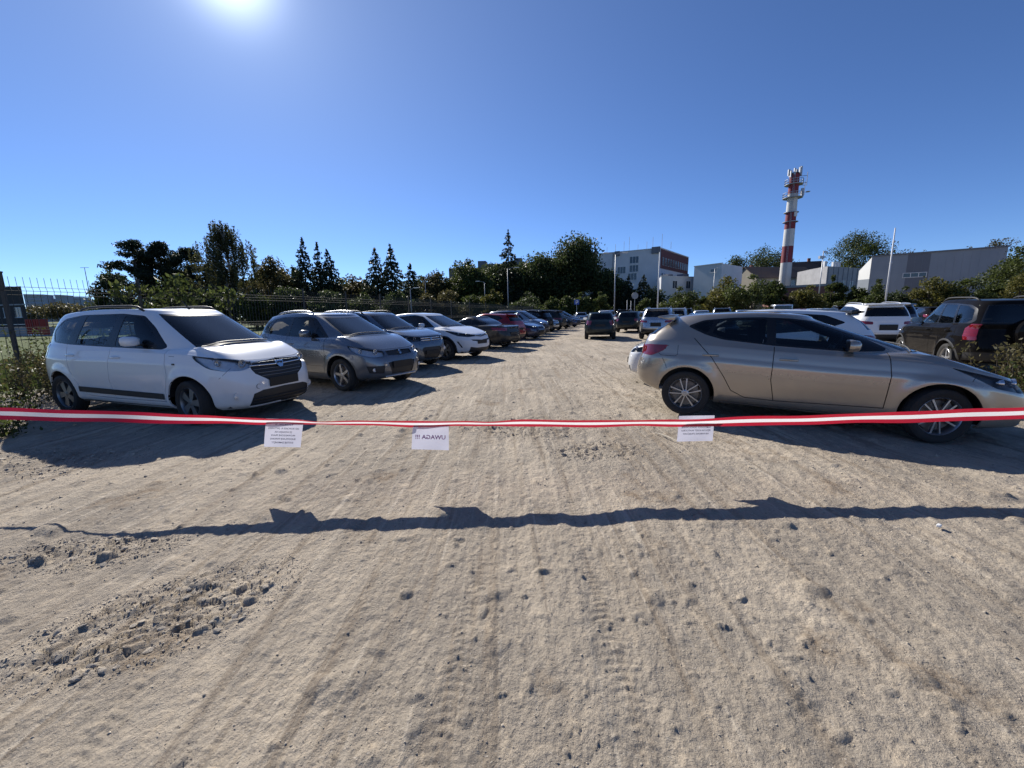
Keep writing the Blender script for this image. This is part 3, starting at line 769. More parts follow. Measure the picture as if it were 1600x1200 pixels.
# ---------------------------------------------------------- wire fence along the left row
fence = empty('wire_fence', (-10.1, 8.4, 0)); tag(fence, 'dark welded wire panel fence with folded top behind the left row of cars', 'fence')
FP = [(-12.3, 3.3), (-11.2, 5.9), (-10.1, 8.4), (-9.25, 10.5), (-8.4, 12.5), (-7.35, 14.9), (-6.75, 17.2), (-6.1, 19.6), (-5.5, 22.6), (-4.95, 26.0), (-4.2, 29.5), (-3.3, 33.5), (-2.3, 38.0), (-1.0, 43.5), (.8, 50.0), (3.0, 57.0)]
FH = 2.38
for i, (x, y) in enumerate(FP):
    o = MB().box((0, 0, FH / 2 + .03), (.06, .06, FH + .06)).box((0, 0, FH + .075), (.075, .075, .03)).build('post', M_POST, fence)
    o.location = (x + 10.1, y - 8.4, 0); o.rotation_euler = (0, 0, .35)
prof = [(.06, 0), (.55, 0), (.60, .03), (.66, 0), (1.25, 0), (1.30, .03), (1.36, 0), (2.02, 0), (2.10, .045), (2.18, 0), (2.38, -.01)]
for i in range(len(FP) - 1):
    a, b = Vector((*FP[i], 0)), Vector((*FP[i + 1], 0)); d = (b - a); L = d.length; u = d / L; n = Vector((u.y, -u.x, 0)); nv = int(L / .10)
    wr = .0045 if i < 4 else .008
    m = MB()
    for k in range(1, nv):
        c = a + u * (L * k / nv); m.tube([c + n * q + Vector((0, 0, z)) for z, q in prof], wr, 3, caps=False)
    for z, q in ((.08, .006), (.55, .006), (.66, .006), (1.25, .006), (1.36, .006), (2.02, .006), (2.18, .006), (2.10, .05), (1.30, .036)):
        m.tube([a + n * q + Vector((0, 0, z)), b + n * q + Vector((0, 0, z))], wr * 1.2, 3, caps=False)
    o = m.build('wire_panel', M_POST, fence); o.location = (10.1, -8.4, 0); o['kind'] = 'stuff'
# ================================================================== trees and shrubs
def leaf_mat(name, rgb, rgb2, trans=.35):
    m, n, l, b = _nt(name)
    geo = n.new("ShaderNodeNewGeometry")
    no = n.new("ShaderNodeTexNoise"); no.inputs['Scale'].default_value = 1.3; no.inputs['Detail'].default_value = 3
    l.new(geo.outputs['Position'], no.inputs['Vector'])
    ad = n.new("ShaderNodeMath"); ad.operation = 'ADD'; ad.use_clamp = True
    rm = n.new("ShaderNodeMath"); rm.operation = 'MULTIPLY_ADD'; rm.inputs[1].default_value = .9; rm.inputs[2].default_value = -.45
    l.new(geo.outputs['Random Per Island'], rm.inputs[0]); l.new(rm.outputs[0], ad.inputs[0]); l.new(no.outputs['Fac'], ad.inputs[1])
    mx = n.new("ShaderNodeMix"); mx.data_type = 'RGBA'; mx.inputs['A'].default_value = (*rgb, 1); mx.inputs['B'].default_value = (*rgb2, 1)
    l.new(ad.outputs[0], mx.inputs['Factor']); l.new(mx.outputs['Result'], b.inputs['Base Color'])
    b.inputs['Roughness'].default_value = .55; b.inputs['Specular IOR Level'].default_value = .25
    t = n.new("ShaderNodeBsdfTranslucent"); l.new(mx.outputs['Result'], t.inputs['Color'])
    ms = n.new("ShaderNodeMixShader"); ms.inputs[0].default_value = trans
    l.new(b.outputs[0], ms.inputs[1]); l.new(t.outputs[0], ms.inputs[2]); l.new(ms.outputs[0], n['Material Output'].inputs['Surface'])
    return m
L_DARK = leaf_mat('leaf_dark', (.030, .045, .018), (.080, .102, .034), .42)
L_MID = leaf_mat('leaf_mid', (.032, .048, .014), (.095, .115, .030), .42)
L_YEL = leaf_mat('leaf_yellowing', (.055, .066, .016), (.175, .155, .040), .42)
L_LIGHT = leaf_mat('leaf_light', (.045, .065, .018), (.120, .140, .040), .4)
L_NEEDLE = leaf_mat('needles', (.019, .029, .018), (.050, .066, .036), .30)
L_BIRCH = leaf_mat('leaf_birch', (.042, .048, .022), (.110, .108, .044), .42)
L_BROWN = leaf_mat('leaf_brownish', (.048, .050, .020), (.130, .110, .046), .42)
M_BARK = pbr('bark', (.060, .048, .038), .95, vary=.35, vscale=6, bump=.5, bscale=16)
M_BARKW = pbr('birch_bark', (.34, .32, .29), .9, vary=.4, vscale=5)

def cards(pts, size, g, hang=0.0, aspect=.62, out=None):
    """Leaf-shaped quads at points; hang turns their long axis downwards."""
    n = len(pts); d = g.normal(size=(n, 3)); d /= np.linalg.norm(d, axis=1)[:, None]
    if hang: d = d * (1 - hang) + np.array([0, 0, -1.0]) * hang; d /= np.linalg.norm(d, axis=1)[:, None]
    e = g.normal(size=(n, 3)); e -= (e * d).sum(1)[:, None] * d; e /= np.linalg.norm(e, axis=1)[:, None]
    s = (size * g.uniform(.55, 1.35, n))[:, None]
    f = np.cross(d, e) * .18
    a, b = d * s * .5, e * s * .5 * aspect
    return np.stack([pts - a, pts + b + f * s, pts + a, pts - b + f * s], 1).reshape(-1, 3)

def crown(root, V, mat, name='crown'):
    n = len(V) // 4; return np_mesh(name, V, np.arange(n * 4).reshape(-1, 4), mat, root)

def clump_points(cl, n, g, fill=.55):
    """Points spread through ellipsoid clumps, denser towards their skin."""
    w = np.array([(r[0] * r[1] * r[2])**(2 / 3) for _, r in cl]); w /= w.sum(); k = g.choice(len(cl), n, p=w)
    c = np.array([c for c, _ in cl])[k]; r = np.array([r for _, r in cl])[k]
    d = g.normal(size=(n, 3)); d /= np.linalg.norm(d, axis=1)[:, None]
    q = g.uniform(0, 1, n)**fill
    return c + d * r * (q * g.normal(1, .10, n))[:, None]

def limb(m, a, b, r0, r1, g, bend=.12, n=5):
    a, b = np.array(a), np.array(b); L = np.linalg.norm(b - a); off = g.normal(size=3) * L * bend
    P = [a + (b - a) * t + off * math.sin(math.pi * t) for t in np.linspace(0, 1, n)]
    m.tube([Vector(p) for p in P], [r0 + (r1 - r0) * t for t in np.linspace(0, 1, n)], 6)

def broadleaf(x, y, H, W, mat, label, seed, group='trees around the car park', n=9000, leaf=.34, bare=.12, name='leafy_tree', cat='tree', nc=34, bark=M_BARK, top=1.0):
    g = np.random.default_rng(seed); root = empty(name, (x, y, 0)); tag(root, label, cat, group)
    cl = []; zb = H * bare
    for k in range(nc):
        for _ in range(30):
            p = g.uniform(-1, 1, 3)
            if np.linalg.norm(p) < 1: break
        e = 1 - .35 * max(0, p[2]) * top
        s = g.uniform(.24, .38)
        c = np.array([p[0] * W / 2 * e * .78, p[1] * W / 2 * e * .78, zb + (H - zb) * (.5 + .5 * p[2] * .84)])
        cl.append((c, np.array([W / 2 * s * 1.25, W / 2 * s * 1.25, min(W, H) / 2 * s])))
    cl.append((np.array([0, 0, H * .93]), np.array([W * .09, W * .09, H * .075])))
    V = cards(clump_points(cl, n, g), leaf, g); crown(root, V, mat)
    m = MB(); limb(m, (0, 0, -.1), (g.normal() * .2, g.normal() * .2, H * .72), max(.06, H * .018), .03, g, .03, 7)
    for c, r in cl[:12]: limb(m, (0, 0, max(zb * .8, c[2] - W * .45)), c, max(.03, H * .007), .015, g, .10)
    m.build('trunk', bark, root, smooth=True)
    return root

def spruce(x, y, H, W, label, seed, sparse=0.0, group='conifers beyond the fence', mat=L_NEEDLE):
    g = np.random.default_rng(seed); root = empty('spruce_tree', (x, y, 0)); tag(root, label, 'tree', group)
    pts, sz = [], []; m = MB(); m.tube([(0, 0, -.1), (0, 0, H * .5), (0, 0, H)], [H * .014, H * .009, .015], 6)
    nl = int(H * 2.6)
    for i in range(nl):
        t = (i + .5 * g.uniform()) / nl; z = H * (.08 + .90 * t); R = W * .80 * (1 - t)**.85 * g.uniform(.72, 1.1) + .15
        nb = max(4, int(9 * (1 - t) + 4)); a0 = g.uniform(0, 6.28)
        for k in range(nb):
            if g.uniform() < sparse: continue
            a = a0 + 6.283 * k / nb + g.normal() * .18; L = R * g.uniform(.6, 1.08); up = .30 * (t - .35)
            nn = max(5, int(L * 15))
            s = g.uniform(.08, 1, nn)**.7
            droop = -.38 * s**1.6 + up * s + .10 * np.clip(s - .8, 0, 1)
            px = L * s * math.cos(a) + g.normal(0, .05, nn); py = L * s * math.sin(a) + g.normal(0, .05, nn); pz = z + L * droop - np.abs(g.normal(0, .10, nn)) * (.5 + s)
            pts.append(np.stack([px, py, pz], 1))
            if L > .6: m.tube([(0, 0, z), (L * .9 * math.cos(a), L * .9 * math.sin(a), z + L * (-.30 + up))], .022, 3, caps=False)
    for k in range(10): pts.append(np.stack([g.normal(0, .05, 3), g.normal(0, .05, 3), H - g.uniform(0, .08 * H, 3)], 1))
    P = np.concatenate(pts); crown(root, cards(P, .44, g, hang=.45, aspect=.45), mat); m.build('trunk', M_BARK, root)
    return root

def pine(x, y, H, W, label, seed):
    g = np.random.default_rng(seed); root = empty('pine_tree', (x, y, 0)); tag(root, label, 'tree', 'conifers beyond the fence')
    cl, m = [], MB(); m.tube([(0, 0, -.1), (.2, 0, H * .5), (.1, .1, H * .95)], [.24, .16, .05], 7)
    for k in range(46):
        t = .16 + .82 * (k + g.uniform()) / 46; a = g.uniform(0, 6.28); R = W / 2 * (1.05 - .75 * max(0, t - .45) / .55) * g.uniform(.35, 1.0)
        c = np.array([R * math.cos(a), R * math.sin(a), H * t]); cl.append((c, np.array([W * .17, W * .17, H * .042]) * g.uniform(.7, 1.3)))
        limb(m, (0, 0, H * t - R * .25), c, .06, .02, g, .06, 4)
    cl.append((np.array([0, 0, H * .96]), np.array([W * .12, W * .12, H * .04])))
    crown(root, cards(clump_points(cl, 15000, g, .8), .38, g, aspect=.4), L_NEEDLE); m.build('trunk', M_BARK, root); return root

def weeping(x, y, H, W, label, seed):
    g = np.random.default_rng(seed); root = empty('birch_tree', (x, y, 0)); tag(root, label, 'tree', 'trees around the car park')
    m = MB(); m.tube([(0, 0, -.1), (.2, .1, H * .5), (0, 0, H * .97)], [.26, .17, .03], 7); pts = []
    for k in range(150):
        t = .14 + .85 * k / 150; a = g.uniform(0, 6.28); R = W / 2 * g.uniform(.25, 1.0) * (1.0 if t < .72 else 1.0 - .75 * (t - .72) / .28)
        c = np.array([R * math.cos(a), R * math.sin(a), H * t]); limb(m, (0, 0, H * (t - .10)), c, .05, .015, g, .08, 4)
        for s in range(5):
            q = c * g.uniform(.45, 1.05) if g.uniform() < .6 else c + g.normal(0, .35, 3); q[2] = H * t + g.normal() * .25; Ls = g.uniform(.9, 3.0); nn = int(Ls * 13)
            z = g.uniform(0, Ls, nn); pts.append(np.stack([q[0] + g.normal(0, .09, nn), q[1] + g.normal(0, .09, nn), q[2] - z + .3], 1))
    P = np.concatenate(pts); P = P[P[:, 2] > .6]; crown(root, cards(P, .30, g, hang=.55, aspect=.45), L_BIRCH); m.build('trunk', M_BARKW, root); return root

def shrub(px, py, wpx, D, mat, label, seed, n=5200, leaf=.17, group='shrubs along the car park', name='shrub', cat='shrub', bare=.05, nc=16):
    p = at_x(px, D); H = max(.6, height_at(px, py, D)); W = wpx * D / FPX
    return broadleaf(p.x, p.y, H, W, mat, label, seed, group, n, leaf, bare, name, cat, nc)
def tree(px, py, wpx, D, mat, label, seed, **k):
    p = at_x(px, D); H, W = height_at(px, py, D), wpx * D / FPX * 1.18
    k.setdefault('leaf', max(.34, D * .0056)); k['n'] = int(k.get('n', 9000) * min(2.0, max(.8, W * H / 75)))
    return broadleaf(p.x, p.y, H, W, mat, label, seed, **k)
def conif(fn, px, py, wpx, D, label, seed, **k):
    p = at_x(px, D); return fn(p.x, p.y, height_at(px, py, D), wpx * D / FPX, label, seed, **k)

# left tree line
tree(183, 412, 44, 62, L_DARK, 'small round tree left of the pines', 1)
conif(pine, 224, 377, 74, 60, 'broad dark pine, leftmost of the pines', 2)
conif(pine, 262, 379, 56, 63, 'slim pine between the two broad pines', 3)
conif(pine, 303, 387, 68, 64, 'dark pine next to the weeping birch', 4)
conif(weeping, 366, 349, 96, 58, 'tall weeping birch with trailing twigs', 5)
tree(340, 400, 40, 62, L_BIRCH, 'greyish tree leaning on the birch', 6, n=6000)
tree(432, 398, 66, 60, L_BROWN, 'brownish open crowned tree right of the birch', 7, n=6000, nc=16)
tree(466, 414, 46, 63, L_MID, 'low leafy tree left of the first spruce', 8)
conif(spruce, 483, 371, 44, 60, 'tall ragged spruce, leftmost of the three', 9, sparse=.15)
conif(spruce, 505, 379, 34, 63, 'thin spruce in the middle of the three', 10, sparse=.2)
conif(spruce, 520, 389, 56, 61, 'wide spruce, rightmost of the three', 11, sparse=.1)
tree(552, 428, 56, 64, L_BROWN, 'thin tree with bare twigs between the spruce groups', 12, n=3500, nc=20)
conif(spruce, 592, 387, 50, 60, 'spruce with open tiers, left of the pair', 13, sparse=.2)
conif(spruce, 616, 382, 56, 61, 'dense spruce, right of the pair', 14, sparse=.05)
conif(spruce, 645, 411, 56, 70, 'smaller far spruce right of the pair', 15, sparse=.1)
tree(688, 424, 66, 76, L_BROWN, 'pale loose tree left of the round tree', 16, n=6000)
tree(735, 403, 72, 75, L_MID, 'round topped tree in front of the old wing', 17)
conif(spruce, 796, 359, 52, 78, 'tall thin spruce with a sparse top above the lamp', 18, sparse=.42)
tree(788, 413, 92, 82, L_DARK, 'dark tree wrapped round the thin spruce', 19)
tree(846, 400, 96, 83, L_DARK, 'wide dark tree left of the big tree', 20)
tree(903, 367, 92, 84, L_DARK, 'biggest dark tree in front of the hospital', 21, nc=44)
tree(946, 418, 60, 78, L_DARK, 'dark tree covering the foot of the hospital gable', 22)
conif(spruce, 980, 432, 40, 74, 'dark narrow conifer left of the round sign', 23)
conif(spruce, 1004, 430, 46, 74, 'dark conifer above the round sign', 24)
tree(1022, 446, 40, 70, L_DARK, 'low dark tree at the foot of the white mast', 25, n=2500)
for i, (px, py, w, D, mt, lb) in enumerate(((408, 408, 50, 66, L_MID, 'leafy tree filling the gap right of the birch'), (448, 428, 56, 68, L_DARK, 'dark leafy tree behind the brownish tree'), (540, 432, 60, 68, L_MID, 'leafy tree right of the three spruces'), (575, 436, 44, 70, L_DARK, 'dark tree left of the pair of spruces'), (662, 430, 50, 78, L_MID, 'leafy tree behind the smaller far spruce'), (762, 418, 60, 84, L_DARK, 'dark tree between the round topped tree and the thin spruce'), (282, 420, 50, 68, L_DARK, 'dark tree closing the gap between the pines'), (818, 408, 60, 88, L_DARK, 'dark tree between the thin spruce and the wide tree'), (968, 440, 50, 82, L_DARK, 'low dark tree behind the narrow conifers'))):
    tree(px, py, w, D, mt, lb, 300 + i)
k = 30
for px, py, w, D, mt, lb in (
    (200, 462, 60, 50, L_DARK, 'dark undergrowth below the small round tree'), (262, 456, 70, 52, L_DARK, 'dark undergrowth below the pines'), (330, 452, 80, 50, L_DARK, 'dark undergrowth below the birch'), (400, 454, 70, 50, L_MID, 'undergrowth right of the birch trunk'),
    (455, 450, 70, 52, L_DARK, 'undergrowth below the brownish tree'), (515, 452, 80, 50, L_DARK, 'undergrowth below the three spruces'), (570, 456, 70, 52, L_MID, 'undergrowth between the spruce groups'), (625, 452, 70, 52, L_DARK, 'undergrowth below the pair of spruces'),
    (668, 462, 60, 54, L_BROWN, 'pale brush right of the pair of spruces'), (705, 455, 70, 56, L_BROWN, 'pale brush below the loose tree'), (742, 460, 60, 58, L_MID, 'brush below the round topped tree'), (771, 452, 40, 54, L_YEL, 'yellow green sapling left of the spruce lamp'),
    (825, 455, 70, 62, L_DARK, 'dark brush right of the spruce lamp'), (862, 463, 34, 58, L_LIGHT, 'light bush, leftmost of the four young bushes'), (884, 462, 34, 58, L_LIGHT, 'light bush, second of the four young bushes'), (907, 457, 40, 58, L_LIGHT, 'light bush, tallest of the four young bushes'), (937, 455, 34, 58, L_LIGHT, 'light bush, rightmost of the four young bushes'),
    (1008, 465, 30, 60, L_MID, 'small bush right of the round sign'), (1060, 447, 62, 54, L_MID, 'rounded bush below the low white wing'), (1098, 462, 34, 56, L_MID, 'small bush below the blank white block'), (1132, 430, 66, 52, L_YEL, 'tall dark shrub right of the white block'), (1172, 428, 82, 48, L_LIGHT, 'big yellow green shrub left of the chimney'), (1206, 438, 44, 50, L_MID, 'shrub at the left foot of the chimney'),
    (1225, 462, 40, 50, L_BROWN, 'low brownish bush in front of the boiler house'), (1264, 444, 70, 50, L_YEL, 'yellowing shrub right of the boiler house wall'), (1297, 429, 40, 52, L_MID, 'pointed shrub in front of the concrete building'), (1330, 447, 50, 50, L_MID, 'shrub between the concrete building and the hall'), (1368, 435, 46, 47, L_MID, 'shrub left of the flagpole'), (1412, 447, 56, 46, L_DARK, 'shrub right of the flagpole'),
    (1455, 432, 76, 45, L_YEL, 'broad shrub under the hall window'), (1500, 436, 70, 44, L_MID, 'broad shrub right of the hall window'), (1548, 445, 44, 44, L_MID, 'small shrub at the right end of the hall')):
    k += 1; shrub(px, py, w, D, mt, lb, k, leaf=.27 if D > 47 else .24)
tree(1578, 384, 84, 47, L_MID, 'leafy tree at the right end of the hall', 70, leaf=.26, bare=.08); shrub(1592, 425, 60, 42, L_YEL, 'yellowing shrub at the right edge below the leafy tree', 71)
tree(1145, 401, 66, 136, L_DARK, 'round tree on the rise left of the chimney', 72, leaf=.5); tree(1186, 382, 88, 138, L_DARK, 'taller round tree on the rise left of the chimney', 73, leaf=.5); tree(1216, 400, 36, 140, L_DARK, 'small tree touching the chimney on the left', 74, n=2200, leaf=.5)
tree(1262, 413, 40, 136, L_DARK, 'low tree behind the small cream house', 75, n=2000, leaf=.5); tree(1331, 361, 92, 116, L_MID, 'large tree behind the concrete building', 76, leaf=.42); tree(1385, 376, 54, 120, L_BROWN, 'brownish tree behind the flagpole', 77, n=2400, leaf=.45)
tree(1432, 388, 44, 118, L_BROWN, 'bare twigged tree behind the hall roof', 78, n=500, leaf=.4, nc=9); tree(1538, 374, 66, 108, L_BROWN, 'tree behind the right end of the hall roof', 79, n=6000, leaf=.45); tree(1500, 382, 40, 112, L_BROWN, 'thin tree behind the middle of the hall roof', 80, n=800, leaf=.45)
for i, (px, py) in enumerate(((95, 472), (125, 474), (160, 470), (60, 476))): tree(px, py, 60, 150 + 8 * i, L_BROWN, ('pale treetops left of the mast', 'pale treetops under the mast', 'pale treetops right of the mast', 'pale treetops behind the red container')[i], 90 + i, n=1200, leaf=.7)

# the wood far beyond the fence reads as one mass
def far_wood():
    g = np.random.default_rng(77); cl = []
    for px in np.arange(150, 720, 9):
        D = g.uniform(88, 104); p = at_x(px, D); h = zt(px, g.uniform(453, 468), D)
        cl.append((np.array([p.x, p.y, h * .48]), np.array([2.2, 2.2, h * .5])))
    o = crown(None, cards(clump_points(cl, 16000, g), .62, g), L_DARK, 'far_wood'); tag(o, 'dark far wood closing the view beyond the fence', kind='stuff')
far_wood()

# climbing plant with large leaves hanging over the fence
def creeper():
    g = np.random.default_rng(5); root = empty('climbing_plant', (-9.0, 11.2, 0)); tag(root, 'large leaved climbing plant spilling over the fence behind the white people carrier', 'plant')
    cl = []; 
    for t in np.linspace(0, 1, 15):
        p = Vector((-9.45 + 1.2 * t, 10.1 + 2.7 * t, 0)); z = 2.15 + .28 * math.exp(-((t - .42) / .16)**2) + .08 * math.sin(t * 17)
        cl.append((np.array([p.x + 9.0, p.y - 11.2, z]), np.array([.26, .26, .24])))
        if g.uniform() < .6: cl.append((np.array([p.x + 9.0, p.y - 11.2, z - .4]), np.array([.2, .22, .3])))
    P = clump_points(cl, 620, g, .9); crown(root, cards(P, .15, g, hang=.5, aspect=.5), L_LIGHT, 'leaves')
    m = MB()
    for c, r in cl[::2]: limb(m, (c[0], c[1], 0), c, .014, .006, g, .05, 5)
    m.build('stems', M_BARK, root)
creeper()

def weeds(x, y, w, d, H, n, mat, label, seed, leaf=.07, stems=50, name='weed_clump'):
    """Tall dry weeds: leaning stems with small leaves along them."""
    g = np.random.default_rng(seed); root = empty(name, (x, y, 0)); tag(root, label, 'weeds', 'rank growth at the edges of the lot'); m = MB(); pts = []
    for k in range(stems):
        b = np.array([g.uniform(-w / 2, w / 2), g.uniform(-d / 2, d / 2), 0]); h = H * g.uniform(.45, 1.0); t = b + np.array([g.normal() * .22 * h, g.normal() * .22 * h, h])
        m.tube([Vector(b), Vector((b + t) / 2 + np.array([0, 0, .05])), Vector(t)], [.006, .005, .002], 3, caps=False)
        q = g.uniform(.1, 1.02, n // stems)[:, None]; pts.append(b + (t - b) * q + g.normal(0, .07, (len(q), 3)) * np.array([1, 1, .6]))
    m.build('stems', M_BARK, root); P = np.concatenate(pts); P[:, 2] = np.abs(P[:, 2]); crown(root, cards(P, leaf, g, aspect=.5), mat, 'leaves'); return root
weeds(-8.75, 7.9, 1.5, 1.3, 1.05, 2600, L_BROWN, 'dark weeds at the tail of the white people carrier', 201)
weeds(-9.4, 8.8, 1.8, 1.3, 1.35, 2600, L_MID, 'tall weeds round the foot of the nearest fence post', 202)
weeds(-8.0, 5.9, 1.3, .9, .55, 1700, L_MID, 'low weeds in front of the post at the left edge', 203, leaf=.055)
weeds(-7.1, 5.15, .9, .6, .30, 1200, L_LIGHT, 'grassy tuft below the tape at the left edge', 204, leaf=.06, stems=70)
weeds(8.75, 6.7, 1.0, 1.1, .95, 2600, L_BROWN, 'brownish bush beside the nose of the beige hatchback', 205, leaf=.075, stems=90, name='bush')
weeds(7.75, 5.5, .9, .8, .75, 2400, L_MID, 'low green bush at the right edge in front of the brownish bush', 206, leaf=.07, stems=70, name='bush')
weeds(-7.2, 13.2, 1.2, 2.0, .9, 1500, L_MID, 'weeds along the fence behind the grey hatchback', 207)

# grass on the field behind the fence: blades nobody could count
def grass():
    n = 42000; q = nrg.uniform(0, 1, n)**1.5; s = nrg.uniform(0, 1, n)
    y = 7.0 + 22 * q; x = -(y + 13.3 * 0) * 0 + (-13.3 + y / 2.9 - .6) - s * (2 + y * .55)
    a = nrg.uniform(0, 6.28, n); h = nrg.uniform(.06, .16, n); w = .008 + .0012 * y
    dx, dy = np.cos(a) * w, np.sin(a) * w; lx, ly = nrg.normal(0, .05, n), nrg.normal(0, .05, n)
    z0 = np.zeros(n) - .01
    V = np.stack([np.stack([x - dx, y - dy, z0], 1), np.stack([x + dx, y + dy, z0], 1), np.stack([x + lx, y + ly, h], 1)], 1).reshape(-1, 3)
    o = np_mesh('grass', V, np.arange(3 * n).reshape(-1, 3), L_LIGHT); tag(o, 'green grass on the field behind the wire fence', kind='stuff')
grass()
# ================================================================== cars
M_BLACK = pbr('black_plastic', (0.018, 0.018, 0.019), 0.55, vary=0.25, vscale=12)
M_TRIM = pbr('window_trim', (0.010, 0.010, 0.011), 0.22)
M_DARK = pbr('cabin_lining', (0.008, 0.009, 0.011), 0.95, spec=.0)
M_SEAT = pbr('seat_cloth', (0.024, 0.025, 0.028), 0.95, vary=0.3, vscale=40)
M_TYRE = pbr('tyre_rubber', (0.022, 0.021, 0.020), 0.85, vary=0.35, vscale=9, bump=0.15, bscale=60)
M_RIM = pbr('alloy_rim', (0.42, 0.43, 0.45), 0.34, metal=0.85, vary=0.12, vscale=8)
M_RIM_D = pbr('dark_rim', (0.20, 0.21, 0.22), 0.4, metal=0.8, vary=0.12, vscale=8)
M_DISC = pbr('brake_steel', (0.16, 0.15, 0.14), 0.5, metal=0.7)
M_CHROME = pbr('chrome', (0.75, 0.76, 0.78), 0.12, metal=1.0)
M_REFL = pbr('lamp_reflector', (0.62, 0.64, 0.67), 0.16, metal=0.9)
M_BOWL = pbr('lamp_bowl', (.62, .63, .65), .3, metal=.45, vary=.3, vscale=22)
M_LAMPDARK = pbr('lamp_housing', (0.04, 0.04, 0.045), 0.3)
M_RED = pbr('tail_lens', (0.17, 0.004, 0.007), 0.12, coat=1.0, vary=0.35, vscale=25)
M_PLATE = pbr('black_plate', (0.004, 0.004, 0.004), 0.6)
M_WHITE = pbr('white_sticker', (0.75, 0.75, 0.73), 0.5)
M_GLASS = glass('clear_glass', (0.66, 0.75, 0.78), refl=1.0)
M_GLASSD = glass('tinted_glass', (0.26, 0.29, 0.30))
M_GLASSDD = glass('privacy_glass', (0.07, 0.08, 0.085))
M_LENS = glass('lamp_lens', (0.92, 0.93, 0.94), refl=0.45)

BODY, TRIM, WIND, REARG, HEAD, TAIL, GRILLE, LOWER, HOLE, GAP, CLAD, FOG, FDOOR, RDOOR, HOOD, GATE, ACC, RLOW = range(18)
PANE0 = 20

def smooth_profile(pts):
    p = sorted(pts); xs = np.array([a for a, _ in p]); zs = np.array([b for _, b in p])
    if len(xs) < 3: return lambda x: np.interp(x, xs, zs)
    d = np.diff(zs) / np.diff(xs); m = np.zeros(len(xs)); m[0], m[-1] = d[0], d[-1]
    for i in range(1, len(xs) - 1):
        m[i] = 0 if d[i - 1] * d[i] <= 0 else 2 * d[i - 1] * d[i] / (d[i - 1] + d[i])
    def f(x):
        x = np.clip(x, xs[0], xs[-1]); i = np.clip(np.searchsorted(xs, x) - 1, 0, len(xs) - 2)
        h = xs[i + 1] - xs[i]; t = (x - xs[i]) / h
        return ((2 * t**3 - 3 * t**2 + 1) * zs[i] + (t**3 - 2 * t**2 + t) * h * m[i] + (-2 * t**3 + 3 * t**2) * zs[i + 1] + (t**3 - t**2) * h * m[i + 1])
    return f

def theta_table(n):
    q = np.linspace(0, 1, 30001); th = np.pi / 2 * (1 - np.sign(1 - 2 * q) * np.abs(1 - 2 * q) ** 3.0)
    c, s = np.cos(th), np.sin(th)
    x = 2.15 * np.sign(c) * np.abs(c) ** 0.4; y = 0.87 * np.abs(s) ** 0.4
    L = np.concatenate([[0], np.cumsum(np.hypot(np.diff(x), np.diff(y)))])
    w = np.concatenate([[0], np.cumsum(np.hypot(np.diff(x), np.diff(y)) * (1 + 1.6 * np.exp(-((np.abs(x[:-1]) - 2.0) / 0.2) ** 2)))])
    k = np.interp(np.linspace(0, w[-1], n), w, np.arange(len(w)))
    return np.interp(k, np.arange(len(th)), th), np.interp(k, np.arange(len(L)), L), L[-1]

